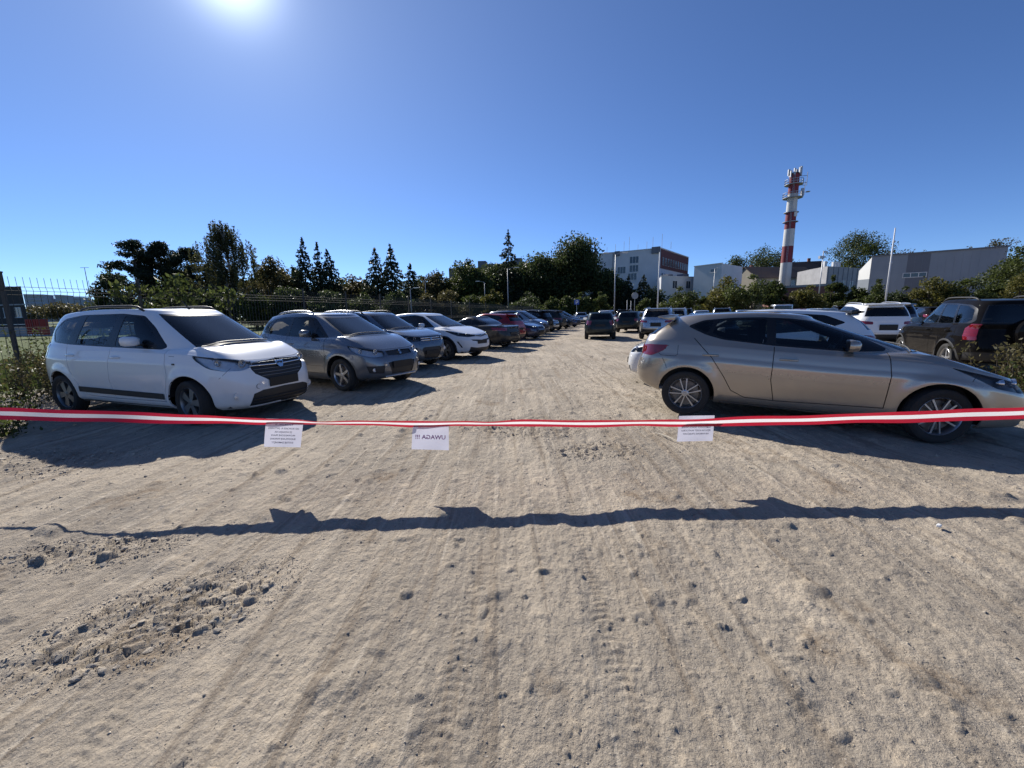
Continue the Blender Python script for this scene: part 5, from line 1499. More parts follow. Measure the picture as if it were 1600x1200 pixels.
    for cx in (0, wb):
        for sg in (1, -1):
            n = 16; pr = [(cx + (ra + .012) * math.cos(a), R + .01 + (ra + .012) * math.sin(a)) for a in np.linspace(.13, math.pi - .13, n)]
            yo = []
            for x, z in pr:
                q = None
                for dz in (0, .04, .08, .14, .2):
                    q, _n = sh.ray(x=x, z=z + dz, axis='side')
                    if q is not None: break
                yo.append(min(hw - .012, (q.y if q is not None else hw * .8) - .014))
            vs = [(x, sg * y_, z) for (x, z), y_ in zip(pr, yo)] + [(x, sg * (hw - .34), z) for x, z in pr]
            m.add(vs, [(i, i + 1, n + i + 1, n + i) for i in range(n - 1)] + [tuple(range(n, 2 * n))])
    m.build('underbody', M_BLACK, root)
    # cabin bulkheads close the engine bay and the boot
    if detail > 0:
        bx = S['base_xf']; zc = S['base_z'][-1][1]
        MB().box((bx - .32, 0, zc - .12), (.55, W * .80, .17)).build('dashboard', M_DARK, root, bevel=.05, smooth=True)
        fx = S.get('seat_x', bx - 1.35)
        zf = S.get('seat_z', .34)
        for x, ys in ((fx, (-.37, .37)), (fx - .82, (-.40, 0, .40)))[:1 if S.get('two_seats') else 2]:
            for y in ys:
                q = link_mesh('seat', SEAT_ME, root); q.location = (x, y, zf)
        q = link_mesh('steering_wheel', SW_ME, root); q.location = (bx - .66, .37, zc - .05); q.rotation_euler = (0, .45, 0)
        MB().box((bx - .95, 0, .42), (1.0, W * .8, .1)).build('cabin_floor', M_DARK, root)
    # ---------------- wheels
    for cx, st in ((0, 0), (wb, S.get('steer', 0))):
        for sg in (1, -1):
            wheel(root, (cx, sg * (hw - .115 + S.get('track', 0)), R), R, .205, S.get('rim', 'five'), S.get('rimmat', M_RIM), sg, st, rnd.uniform(0, 1))
    # ---------------- mirrors, handles, rails, badges
    mx, mz = S.get('mirror', (S['base_xf'] - .55, S['base_z'][-1][1] + .06))
    p, n = sh.ray(x=mx, z=mz - .03, axis='side')
    if p is not None:
        for sg in (1, -1):
            mm = MB()
            c = Vector((mx, sg * (p.y + .13), mz + .02))
            n8 = 10; ring = []
            for (dx, sc) in ((.07, .45), (.045, .85), (-.02, 1.0), (-.05, .97)):
                ring.append([(c.x + dx, c.y + sc * .115 * math.copysign(abs(math.cos(a)) ** .6, math.cos(a)), c.z + sc * .072 * math.copysign(abs(math.sin(a)) ** .6, math.sin(a))) for a in np.linspace(0, 2 * math.pi, n8, endpoint=False)])
            vs = [q for r in ring for q in r]; fs = [(i * n8 + k, i * n8 + (k + 1) % n8, (i + 1) * n8 + (k + 1) % n8, (i + 1) * n8 + k) for i in range(3) for k in range(n8)] + [tuple(range(n8))]
            mm.add(vs, fs)
            mo = mm.build('mirror', S.get('mirror_mat') or paint, root, smooth=True)
            MB().add(ring[-1], [tuple(range(n8))]).build('mirror_glass', M_CHROME, mo)
            MB().box((mx + .01, sg * (p.y + .03), mz - .035), (.07, .12, .035)).build('mirror_arm', M_BLACK, mo, bevel=.008)
    if detail > 1:
        for i, (hx, hz) in enumerate(S.get('handles', [])):
            for sg in (1, -1):
                p, n = sh.ray(x=hx, z=hz, axis='side', sgn=sg)
                if p is None: continue
                d = [o for o in doors]
                hm = MB(); t = Vector((0, n.z, -n.y)).normalized() if False else Vector((1, 0, 0)); t = (t - n * t.dot(n)).normalized()
                pts = [p - t * .10 - n * .004, p - t * .085 + n * .022, p + n * .03, p + t * .085 + n * .022, p + t * .10 - n * .004]
                b = n.cross(t) * .011
                vs = []
                for q in pts: vs += [q + b + n * .006, q - b + n * .006, q - b - n * .006, q + b - n * .006]
                fs = [(4 * j + k, 4 * j + (k + 1) % 4, 4 * j + 4 + (k + 1) % 4, 4 * j + 4 + k) for j in range(4) for k in range(4)]
                hm.add(vs, fs)
                pa = root
                for o in doors:
                    ys = [v.co.y for v in o.data.vertices[:4]]; xs = [v.co.x for v in o.data.vertices]
                    if ys[0] * sg > 0 and min(xs) - .05 <= hx <= max(xs) + .05: pa = o
                hm.build('handle', S.get('handle_mat') or paint, pa, smooth=True)
        for pts, ax in S.get('seams', []):
            ribbon(sh, pts, root, axis=ax)
        # wipers
        bx = S['base_xf']
        for y0, y1 in ((.45, -.12), (-.10, -.62)):
            P = []
            for y in np.linspace(y0, y1, 8):
                q, n = sh.ray(x=bx - .10 - .03 * abs(y), y=y, axis='top')
                if q: P.append(q + n * .016)
            if len(P) > 2: MB().tube(P, .008, 5).build('wiper', M_BLACK, root)
    if S.get('rails'):
        x0, x1, mat = S['rails']
        for sg in (1, -1):
            P = []
            for i, x in enumerate(np.linspace(x0, x1, 12)):
                q, n = sh.ray(x=x, y=hw * S.get('w_roof', .70) * .86, axis='top')
                if q: P.append((q.x, q.y * sg, q.z + (.045 if 0 < i < 11 else -.01) * (.75 if i in (1, 10) else 1)))
            if len(P) > 3: MB().tube(P, .018, 8).build('roof_rail', mat, root, smooth=True)
    if S.get('antenna') is not None:
        q, n = sh.ray(x=S['antenna'], y=0, axis='top')
        if q: MB().tube([q - Vector((0, 0, .01)), q + Vector((-.03, 0, .03)), q + Vector((-.16, 0, .16))], [.02, .012, .003], 6).build('antenna', M_BLACK, root)
    if S.get('shark') is not None:
        q, n = sh.ray(x=S['shark'], y=0, axis='top')
        if q: MB().prism([(q.x - .08, q.z - .01), (q.x + .09, q.z - .01), (q.x + .02, q.z + .03), (q.x - .07, q.z + .065)], -.018, .018).build('antenna', paint, root, bevel=.01)
    if S.get('spoiler'):
        x, z, dx = S['spoiler']
        w2 = hw * S.get('w_roof', .7) * .98
        MB().prism([(x + dx, z + .028), (x + dx * .4, z + .030), (x - .07, z + .004), (x - .06, z - .014), (x + dx * .6, z - .045), (x + dx, z - .05)], -w2, w2).build('spoiler', S.get('spoiler_mat') or paint, root, bevel=.012, smooth=True)
    def plate(axis, z, w=.52, h=.115, t=.012):
        q, n = sh.ray(y=.0001, z=z, axis=axis)
        if q is None: return
        sx = 1 if axis == 'front' else -1
        MB().box((q.x + sx * .014, 0, z), (t, w, h)).build('licence_plate', M_PLATE, root, bevel=.003)
    if S.get('fplate'): plate('front', S['fplate'], h=S.get('plate_h', .115))
    if S.get('rplate'): plate('rear', S['rplate'], h=S.get('plate_h', .115))
    for (y, z, r) in S.get('fogs', []):
        for sg in (1, -1):
            q, n = sh.ray(y=y, z=z, axis='front')
            if q is None: continue
            MB().lathe([(-.012, r * 1.2), (.003, r * 1.2), (.004, r * 1.02), (-.004, r * .9), (.002, r * .5), (.003, .002)], axis='x', n=18, c=(q.x, q.y * sg, q.z)).build('fog_light', M_BOWL, root, auto=.8)
    for b in S.get('bars', []):                             # chrome or black bars across the front: (z, y half width, thickness, material)
        z, yw, th_, mt = b[:4]; P = []
        for y in np.linspace(-yw, yw, 17):
            q, n = sh.ray(y=y if abs(y) > 1e-4 else 1e-4, z=z + (b[4] * abs(y) if len(b) > 4 else 0), axis='front')
            if q: P.append(q + n * (-.004 if len(b) < 6 else b[5]))
        if len(P) > 3: MB().tube(P, th_, 6).build('grille_bar', mt, root, smooth=True)
    return root, sh

def emblem(sh, root, polys, z, size, mat=None, axis='front', lift=.012, name='emblem'):
    q, n = sh.ray(y=.0001, z=z, axis=axis)
    sx = 1 if axis == 'front' else -1
    m = MB()
    tilt = math.atan2(n.z, abs(n.x))
    rot = Matrix.Rotation(-tilt * sx, 3, 'Y')
    for poly in polys:
        k = len(m.v); n_ = len(poly)
        m.prism([(a * size * sx, b * size) for a, b in poly], 0, .012 * sx, plane='yz')
        for i in range(k, len(m.v)):
            v = rot @ Vector(m.v[i]); m.v[i] = (v.x + q.x + lift * sx, v.y, v.z + z)
    m.build(name, mat or M_CHROME, root, auto=.5)
# ------------------------------------------------------------------ the car shapes
LEON = dict(wb=2.636, fo=.87, ro=.757, W=1.80, R=.318, rim='twin', N=96, steer=.26, zb_r=.34, zb_f=.19,
    sh=[(-.757, .90), (-.45, .985), (.1, 1.0), (1.0, .965), (1.8, .935), (2.3, .925), (2.8, .87), (3.2, .775), (3.42, .69)],
    base_z=[(-.70, 1.10), (.1, 1.09), (.5, 1.06), (1.0, 1.02), (1.8, .985), (2.42, 1.02)], base_xf=2.50, base_xr=-.62,
    roof_z=[(-.4, 1.365), (.2, 1.435), (.82, 1.462), (1.2, 1.447), (1.55, 1.40)], roof_xf=1.52, roof_xr=-.26, w_roof=.685, w_base=.905, hood_in=-.16,
    fr=[-.15, -.04, 0, -.01, -.06], rr=[.20, .07, 0, .015, .06], flare=.024, crease=.76, crease_d=.014, arch=.05,
    dlo=[(-.05, 1.25), (.15, 1.335), (.5, 1.375), (.83, 1.388), (1.15, 1.378), (1.44, 1.345), (1.86, 1.205), (2.15, 1.045), (2.12, 1.012), (1.78, .995), (1.0, 1.03), (.41, 1.085), (.2, 1.14)],
    panes=[[(1.00, 1.365), (1.15, 1.358), (1.42, 1.325), (1.84, 1.18), (1.84, 1.015), (1.02, 1.048)], [(.34, 1.338), (.90, 1.366), (.92, 1.055), (.44, 1.102), (.27, 1.16)], [(.02, 1.250), (.14, 1.308), (.28, 1.328), (.215, 1.168)]],
    fdoor=[(1.005, 1.1), (2.13, 1.1), (2.17, .75), (2.15, .36), (1.055, .33), (1.0, .6)], rdoor=[(.03, 1.12), (.30, .84), (.46, .60), (.56, .42), (.72, .34), (1.055, .33), (1.0, .6), (1.005, 1.1)],
    handles=[(.28, .875), (1.17, .865)], gate=[(-.01, .52), (.56, .55), (.66, .80), (.62, 1.2), (-.01, 1.2)],
    tail=[[(.42, .95), (.75, .975), (1.06, .985), (.99, .90), (.82, .82), (.58, .825), (.42, .85)]],
    head=[(.46, .61), (.46, .68), (.95, .79), (1.30, .875), (1.17, .79), (.98, .665), (.72, .615)],
    grille=[[(-.01, .50), (.34, .52), (.42, .66), (-.01, .685)]], lower=[(-.01, .24), (.66, .26), (.70, .40), (.4, .38), (-.01, .38)],
    seams=[([(-.14, .99), (-.14, .86), (-.17, .835), (-.36, .835), (-.395, .86), (-.395, .975)], 'side'), ([(-.34, .80), (-.30, .73), (-.27, .66)], 'side'), ([(2.95, .86), (2.90, .80), (2.86, .73)], 'side')],
    spoiler=(-.40, 1.372, .17), mirror=(1.78, 1.055), fplate=.42, sglass=[M_GLASS, M_GLASSD, M_GLASSDD])
LODGY = dict(wb=2.81, fo=.84, ro=.80, W=1.76, R=.318, rim='fat', rimmat=M_RIM_D, N=96, steer=-.10, zb_r=.30, zb_f=.20, nf=4.2,
    sh=[(-.80, .98), (-.3, 1.03), (1.2, 1.03), (2.2, 1.01), (2.7, 1.0), (3.1, .965), (3.4, .905), (3.55, .865)],
    base_z=[(-.75, 1.13), (.4, 1.12), (1.2, 1.09), (2.1, 1.06), (2.95, 1.09)], base_xf=3.0, base_xr=-.70,
    roof_z=[(-.5, 1.565), (0, 1.625), (.8, 1.665), (1.6, 1.66), (2.1, 1.615)], roof_xf=2.03, roof_xr=-.46, w_roof=.735, w_base=.915, hood_in=-.10, crown=.045,
    fr=[-.14, -.04, 0, -.01, -.05], rr=[.18, .06, 0, .01, .03], flare=.020, crease=.84, crease_d=.008, arch=.06,
    dlo=[(-.29, 1.29), (-.23, 1.39), (.05, 1.52), (.5, 1.572), (1.4, 1.582), (1.8, 1.545), (2.06, 1.37), (2.38, 1.095), (2.3, 1.06), (1.2, 1.09), (.3, 1.12), (-.2, 1.15)],
    panes=[[(1.47, 1.55), (1.78, 1.515), (2.0, 1.35), (2.14, 1.20), (2.12, 1.085), (1.34, 1.108)], [(.60, 1.552), (1.33, 1.562), (1.13, 1.118), (.42, 1.135)], [(-.24, 1.33), (.0, 1.478), (.42, 1.545), (.20, 1.142), (-.18, 1.172)]],
    fdoor=[(1.30, 1.12), (2.43, 1.12), (2.47, .7), (2.37, .32), (1.27, .32), (1.22, .6)], rdoor=[(.22, 1.14), (.30, .74), (.45, .5), (.62, .34), (1.27, .32), (1.22, .6), (1.30, 1.12)],
    handles=[(.36, .955), (1.42, .94)],
    tail=[[(.66, .82), (.70, 1.14), (1.02, 1.12), (.96, .85)]],
    head=[(.50, .80), (.47, .872), (.75, .935), (1.17, .985), (1.13, .915), (.97, .80), (.80, .762), (.60, .762)],
    grille=[[(-.01, .56), (.30, .585), (.47, .70), (.515, .79), (.46, .865), (-.01, .885)]], lower=[(-.01, .22), (.60, .22), (.54, .42), (.42, .46), (-.01, .47)],
    bars=[(.80, .46, .011, M_CHROME, .03, .004), (.85, .45, .006, M_RIM_D, .0, .004), (.75, .43, .005, M_RIM_D, .02, .004), (.70, .38, .005, M_RIM_D, .02, .004), (.655, .34, .005, M_RIM_D, .02, .004), (.34, .5, .008, M_BLACK, 0, .004), (.29, .5, .008, M_BLACK, 0, .004)],
    fogs=[(.64, .40, .045)], fplate=.555, plate_h=.13, antenna=1.86, rails=(.15, 1.72, M_BLACK), mirror=(1.90, 1.165), bulbs=[(-.12, 0, .058), (.07, .02, .045)], lampmat=M_BOWL,
    seams=[([(2.52, .975), (2.62, .97)], 'side'), ([(3.42, .80), (3.36, .72), (3.30, .66)], 'side')], sglass=[M_GLASS, M_GLASS, M_GLASSD], rglass=M_GLASS)
SX4 = dict(wb=2.5, fo=.85, ro=.79, W=1.755, R=.33, rim='five', N=90, zb_r=.34, zb_f=.25, nf=4.2,
    sh=[(-.79, .97), (-.3, 1.02), (1, 1.0), (2.0, .985), (2.6, .93), (3.0, .86), (3.25, .79)],
    base_z=[(-.7, 1.13), (.6, 1.09), (1.6, 1.06), (2.45, 1.09)], base_xf=2.58, base_xr=-.66,
    roof_z=[(-.5, 1.47), (0, 1.535), (.8, 1.585), (1.4, 1.565), (1.7, 1.525)], roof_xf=1.66, roof_xr=-.40, w_roof=.71, hood_in=-.12, crown=.045, arch=.06, flare=.03,
    dlo=[(-.35, 1.20), (-.2, 1.30), (.1, 1.44), (.5, 1.487), (1.3, 1.492), (1.5, 1.462), (1.78, 1.28), (2.10, 1.045), (1.9, 1.04), (.7, 1.08), (-.3, 1.15)],
    panes=[[(.88, 1.467), (1.34, 1.468), (1.50, 1.41), (1.58, 1.30), (1.58, 1.08), (.8, 1.095)], [(.20, 1.435), (.5, 1.462), (.76, 1.467), (.68, 1.1), (-.05, 1.13)], [(1.68, 1.27), (1.96, 1.075), (1.68, 1.07)], [(-.28, 1.2), (.03, 1.375), (.09, 1.38), (-.13, 1.155)]],
    fdoor=[(.77, 1.12), (2.02, 1.12), (2.08, .7), (2.0, .34), (.76, .34), (.72, .6)], rdoor=[(.0, 1.14), (.14, .8), (.42, .48), (.56, .35), (.76, .34), (.72, .6), (.77, 1.12)], handles=[(.10, .94), (.92, .92)],
    head=[(.46, .70), (.44, .80), (.75, .855), (1.14, .915), (1.10, .84), (.92, .745), (.66, .69)], grille=[[(-.01, .69), (.38, .71), (.40, .795), (-.01, .805)]],
    lower=[(-.01, .33), (.34, .33), (.41, .57), (-.01, .59)], lower_more=[[(.52, .36), (.78, .38), (.82, .52), (.49, .52)]], fogs=[(.62, .44, .03)], fplate=.52, plate_h=.14,
    tail=[[(.62, .8), (.66, 1.10), (.98, 1.1), (.94, .84)]], bars=[(.30, .42, .02, M_RIM, 0, .008)], rails=(.05, 1.42, M_RIM), mirror=(1.56, 1.13), bulbs=[(-.09, 0, .05), (.1, .02, .04)], lampmat=M_BOWL,
    seams=[([(.5, .50), (2.0, .49)], 'side')], sglass=[M_GLASS, M_GLASSD, M_GLASS])
VITARA = dict(wb=2.5, fo=.80, ro=.87, W=1.775, R=.345, rim='multi', N=84, zb_r=.36, zb_f=.25, nf=4.8,
    sh=[(-.87, .96), (-.3, 1.02), (1, 1.02), (2.2, 1.01), (2.9, .965), (3.18, .92)], base_z=[(-.75, 1.12), (1, 1.09), (2.3, 1.09)], base_xf=2.42, base_xr=-.74,
    roof_z=[(-.6, 1.53), (0, 1.575), (.8, 1.605), (1.5, 1.565)], roof_xf=1.55, roof_xr=-.58, w_roof=.72, hood_in=-.08, crown=.05, clad=.36, arch=.06, flare=.03,
    dlo=[(-.5, 1.2), (-.35, 1.42), (0, 1.5), (1.2, 1.52), (1.42, 1.47), (1.98, 1.08), (.7, 1.09), (-.45, 1.13)], panes=[[(.85, 1.5), (1.2, 1.495), (1.38, 1.45), (1.72, 1.2), (1.72, 1.11), (.82, 1.115)], [(-.02, 1.475), (.75, 1.5), (.72, 1.12), (-.05, 1.14)], [(-.42, 1.22), (-.32, 1.4), (-.1, 1.46), (-.13, 1.15)]],
    fdoor=[(.77, 1.12), (1.98, 1.12), (2.05, .7), (2.0, .4), (.76, .4)], rdoor=[(-.08, 1.14), (.12, .8), (.42, .48), (.56, .4), (.76, .4), (.77, 1.12)], handles=[(.05, .96), (.92, .95)],
    head=[(.40, .79), (.40, .90), (.75, .925), (1.06, .945), (1.02, .84), (.75, .79)], grille=[[(-.01, .78), (.39, .79), (.39, .90), (-.01, .905)]], bars=[(.865, .38, .016, M_CHROME, 0, .004), (.81, .38, .016, M_CHROME, 0, .004)],
    lower=[(-.01, .30), (.30, .30), (.40, .56), (.34, .62), (-.01, .62)], lower_more=[[(.55, .46), (.80, .46), (.80, .62), (.55, .62)]], fogs=[(.66, .54, .045)], fplate=.47, plate_h=.12, tail=[[(.5, .8), (.5, .98), (.98, .98), (.94, .8)]], rails=(-.3, 1.3, M_BLACK), mirror=(1.62, 1.14), bulbs=[(-.08, 0, .045), (.08, 0, .04)])
CHR = dict(wb=2.64, fo=.90, ro=.82, W=1.80, R=.348, rim='star', rimmat=M_RIM_D, N=90, zb_r=.36, zb_f=.24, nf=3.8,
    sh=[(-.82, 1.02), (0, 1.07), (1, 1.02), (2, .99), (2.7, .965), (3.2, .89), (3.45, .83)], base_z=[(-.7, 1.22), (.3, 1.15), (1.3, 1.07), (2.5, 1.08)], base_xf=2.58, base_xr=-.62,
    roof_z=[(-.4, 1.42), (.3, 1.525), (.9, 1.56), (1.5, 1.52)], roof_xf=1.58, roof_xr=-.24, w_roof=.70, hood_in=-.12, clad=.36, clad_w=.05, arch=.06, flare=.045, crease=.7, crease_d=.02,
    dlo=[(-.02, 1.27), (.5, 1.435), (1.2, 1.475), (1.5, 1.43), (1.88, 1.22), (2.16, 1.055), (1.2, 1.075), (.4, 1.16)], panes=[[(.98, 1.45), (1.2, 1.45), (1.46, 1.41), (1.84, 1.2), (1.84, 1.07), (.98, 1.11)], [(.2, 1.315), (.5, 1.41), (.9, 1.44), (.9, 1.12), (.46, 1.17)]],
    fdoor=[(.95, 1.2), (2.12, 1.12), (2.18, .75), (2.12, .42), (1.0, .40)], rdoor=[(.12, 1.2), (.35, .85), (.5, .6), (.66, .42), (1.0, .40), (.95, 1.2)], handles=[(1.15, .93)],
    head=[(.36, .775), (.34, .82), (.75, .875), (1.28, .985), (1.2, .92), (.9, .79), (.62, .755)], grille=[[(-.01, .74), (.34, .775), (.34, .81), (-.01, .79)], [(-.01, .58), (.50, .63), (.56, .68), (-.01, .64)]],
    lower=[(-.01, .22), (.66, .24), (.60, .44), (.36, .40), (-.01, .40)], lower_more=[[(.80, .42), (.84, .42), (.95, .62), (.90, .62)]], fplate=.58, tail=[[(.55, .9), (.55, 1.02), (1.1, 1.1), (1.0, .92)]], mirror=(1.74, 1.12), bulbs=[(-.05, 0, .035), (.1, .02, .03)], shark=-.1)
COUPE = dict(two_seats=True, wb=2.75, fo=.90, ro=.98, W=1.85, R=.325, rim='five', N=72, zb_r=.32,
    sh=[(-.98, .93), (-.7, .985), (.5, .97), (2, .93), (2.9, .86), (3.5, .72)], base_z=[(-.2, 1.03), (1, 1.0), (2.2, .98)], base_xf=2.25, base_xr=-.12, roof_z=[(.3, 1.33), (.8, 1.375), (1.3, 1.34)], roof_xf=1.28, roof_xr=.52, w_roof=.66, crown=.02, sh_rear=.06,
    dlo=[(.0, 1.07), (.45, 1.27), (.8, 1.31), (1.15, 1.30), (1.5, 1.20), (1.95, 1.0), (1, 1.01)], panes=[[(.72, 1.285), (1.12, 1.28), (1.5, 1.17), (1.75, 1.03), (.7, 1.03)], [(.15, 1.09), (.45, 1.24), (.64, 1.27), (.62, 1.03)]],
    fdoor=[(.55, 1.05), (2.05, 1.05), (2.1, .7), (2.05, .34), (.7, .34), (.52, .6)], handles=[(.78, .88)], tail=[[(.42, .78), (.44, .91), (1.12, .925), (1.06, .80)]], gate=[(-.01, .70), (.40, .72), (.44, .95), (-.01, .96)], rlower=[(-.01, .3), (.7, .32), (.7, .42), (-.01, .42)], rplate=.66, head=[(.5, .6), (.5, .68), (1.2, .78), (1.1, .64)])
HATCH = dict(wb=2.6, fo=.86, ro=.80, W=1.79, R=.322, rim='five', rimmat=M_RIM_D, N=72, zb_r=.34,
    sh=[(-.80, .95), (-.3, 1.0), (1, .98), (2, .95), (2.8, .88), (3.3, .76)], base_z=[(-.7, 1.11), (1, 1.04), (2.4, 1.03)], base_xf=2.45, base_xr=-.66, roof_z=[(-.45, 1.42), (.2, 1.475), (.9, 1.50), (1.5, 1.45)], roof_xf=1.5, roof_xr=-.36, w_roof=.69,
    dlo=[(-.2, 1.25), (.1, 1.38), (.6, 1.42), (1.2, 1.415), (1.5, 1.36), (2.05, 1.05), (1, 1.05), (.2, 1.12)], panes=[[(.95, 1.395), (1.2, 1.39), (1.46, 1.33), (1.85, 1.12), (1.85, 1.065), (.95, 1.08)], [(.2, 1.36), (.85, 1.395), (.85, 1.085), (.3, 1.13)]],
    fdoor=[(.93, 1.12), (2.05, 1.1), (2.1, .7), (2.05, .34), (1.0, .33)], rdoor=[(.05, 1.15), (.3, .84), (.5, .55), (.68, .35), (1.0, .33), (.93, 1.12)], handles=[(.3, .9), (1.15, .89)],
    tail=[[(.40, .90), (.42, 1.0), (.8, 1.03), (1.12, 1.05), (1.02, .92), (.7, .86)]], gate=[(-.01, .58), (.56, .60), (.62, .86), (.60, 1.2), (-.01, 1.2)], rlower=[(-.01, .3), (.68, .32), (.66, .46), (-.01, .48)], rplate=.74, spoiler=(-.40, 1.43, .12), mirror=(1.74, 1.09), head=[(.5, .65), (.5, .73), (1.2, .86), (1.1, .7)], grille=[[(-.01, .5), (.4, .52), (.44, .7), (-.01, .72)]], lower=[(-.01, .24), (.6, .26), (.6, .38), (-.01, .38)], fplate=.46)
SEDAN = dict(two_seats=True, wb=2.76, fo=.85, ro=1.0, W=1.80, R=.32, rim='multi', N=72, detail=2,
    sh=[(-1.0, .93), (-.6, .98), (.5, .97), (2, .93), (2.9, .85), (3.4, .74)], base_z=[(-.3, 1.04), (1, 1.0), (2.2, .98)], base_xf=2.25, base_xr=-.30, roof_z=[(-.0, 1.35), (.7, 1.42), (1.3, 1.38)], roof_xf=1.32, roof_xr=.22, w_roof=.67, sh_rear=.06,
    dlo=[(-.2, 1.08), (.2, 1.28), (.6, 1.345), (1.1, 1.34), (1.4, 1.27), (1.95, 1.0), (1, 1.02)], panes=[[(.80, 1.32), (1.1, 1.315), (1.38, 1.24), (1.75, 1.05), (.8, 1.04)], [(.1, 1.2), (.3, 1.29), (.6, 1.32), (.72, 1.32), (.7, 1.04), (.0, 1.07)]],
    fdoor=[(.78, 1.06), (2.0, 1.05), (2.08, .7), (2.0, .33), (.85, .33)], rdoor=[(-.05, 1.1), (.2, .8), (.45, .5), (.6, .34), (.85, .33), (.78, 1.06)], head=[(.40, .62), (.40, .72), (.75, .745), (1.05, .77), (1.0, .64)], grille=[[(.03, .61), (.30, .61), (.30, .73), (.03, .73)]], lower=[(-.01, .24), (.7, .26), (.66, .40), (-.01, .40)], fplate=.45, tail=[[(.42, .75), (.44, .90), (1.1, .92), (1.05, .78)]], rplate=.62, bulbs=[(-.15, 0, .045), (-.02, 0, .045)])
CITY = dict(wb=2.46, fo=.80, ro=.74, W=1.70, R=.305, rim='steel', rimmat=M_RIM_D, N=72, zb_r=.34, nr=4.6,
    sh=[(-.74, .96), (-.3, 1.0), (1, .97), (2, .93), (2.7, .86), (3.1, .78)], base_z=[(-.65, 1.08), (1, 1.04), (2.3, 1.03)], base_xf=2.35, base_xr=-.66, roof_z=[(-.45, 1.44), (.2, 1.475), (.9, 1.485), (1.5, 1.44)], roof_xf=1.48, roof_xr=-.46, w_roof=.72,
    dlo=[(-.32, 1.15), (-.1, 1.37), (.5, 1.41), (1.2, 1.405), (1.45, 1.35), (1.95, 1.05), (1, 1.05)], panes=[[(.80, 1.39), (1.2, 1.38), (1.42, 1.32), (1.78, 1.1), (.8, 1.075)], [(.0, 1.355), (.7, 1.385), (.7, 1.08), (-.05, 1.1)]],
    fdoor=[(.78, 1.1), (1.95, 1.08), (2.0, .7), (1.95, .34), (.85, .33)], rdoor=[(-.05, 1.1), (.2, .8), (.45, .5), (.6, .34), (.85, .33), (.78, 1.06)], handles=[(.15, .9), (1.0, .89)], tail=[[(.55, .78), (.52, 1.02), (.98, 1.04), (.92, .80)]], gate=[(-.01, .50), (.54, .52), (.52, .8), (.50, 1.2), (-.01, 1.2)], rlower=[(-.01, .3), (.7, .32), (.7, .40), (-.01, .40)], rplate=.78, antenna=-.3, mirror=(1.70, 1.09), head=[(.5, .65), (.5, .75), (1.1, .86), (1.05, .7)], rg=(7.06, 8.7), rbulge=.5)
WAGON = dict(CITY, wb=2.55, ro=.92, W=1.74, base_xr=-.82, roof_xr=-.60, sh=[(-.92, .96), (-.3, 1.0), (1, .97), (2, .93), (2.7, .86), (3.2, .78)], roof_z=[(-.6, 1.45), (.2, 1.49), (.9, 1.50), (1.5, 1.45)], base_z=[(-.8, 1.08), (1, 1.04), (2.3, 1.03)], dlo=[(-.55, 1.15), (-.4, 1.37), (.5, 1.42), (1.2, 1.415), (1.45, 1.36), (1.95, 1.05), (1, 1.05)], tail=[[(.60, .80), (.58, .98), (1.0, 1.0), (.95, .82)]])
SUV = dict(wb=2.68, fo=.90, ro=.92, W=1.84, R=.355, rim='five', N=72, zb_r=.38, zb_f=.26, nr=4.8,
    sh=[(-.92, 1.02), (-.3, 1.07), (1, 1.05), (2, 1.02), (2.9, .97), (3.4, .88)], base_z=[(-.8, 1.16), (1, 1.12), (2.5, 1.11)], base_xf=2.5, base_xr=-.80, roof_z=[(-.6, 1.58), (.2, 1.64), (.9, 1.66), (1.6, 1.60)], roof_xf=1.6, roof_xr=-.56, w_roof=.70, clad=.38, arch=.06,
    dlo=[(-.5, 1.22), (-.3, 1.44), (.3, 1.54), (1.2, 1.56), (1.5, 1.5), (2.1, 1.12), (1, 1.12)], panes=[[(.90, 1.53), (1.2, 1.53), (1.46, 1.47), (1.9, 1.18), (.9, 1.15)], [(.0, 1.475), (.8, 1.52), (.8, 1.15), (-.05, 1.18)], [(-.42, 1.24), (-.28, 1.41), (-.1, 1.455), (-.15, 1.19)]],
    fdoor=[(.85, 1.18), (2.05, 1.14), (2.1, .7), (2.05, .42), (.9, .41)], rdoor=[(-.08, 1.2), (.2, .88), (.45, .55), (.62, .42), (.9, .41), (.85, 1.18)], handles=[(.15, .98), (1.05, .96)], tail=[[(.42, .90), (.44, 1.0), (.8, 1.03), (1.18, 1.05), (1.08, .92)]], gate=[(-.01, .60), (.62, .62), (.66, .88), (.62, 1.25), (-.01, 1.25)], rlower=[(-.01, .34), (.86, .36), (.86, .58), (.4, .56), (-.01, .56)], rplate=.80, plate_h=.2, rails=(-.3, 1.4, M_RIM), spoiler=(-.58, 1.60, .12), mirror=(1.8, 1.18), head=[(.45, .80), (.45, .9), (1.2, .96), (1.1, .84)], grille=[[(-.01, .72), (.42, .74), (.42, .9), (-.01, .9)]], lower=[(-.01, .28), (.7, .3), (.7, .48), (-.01, .48)], fplate=.6)
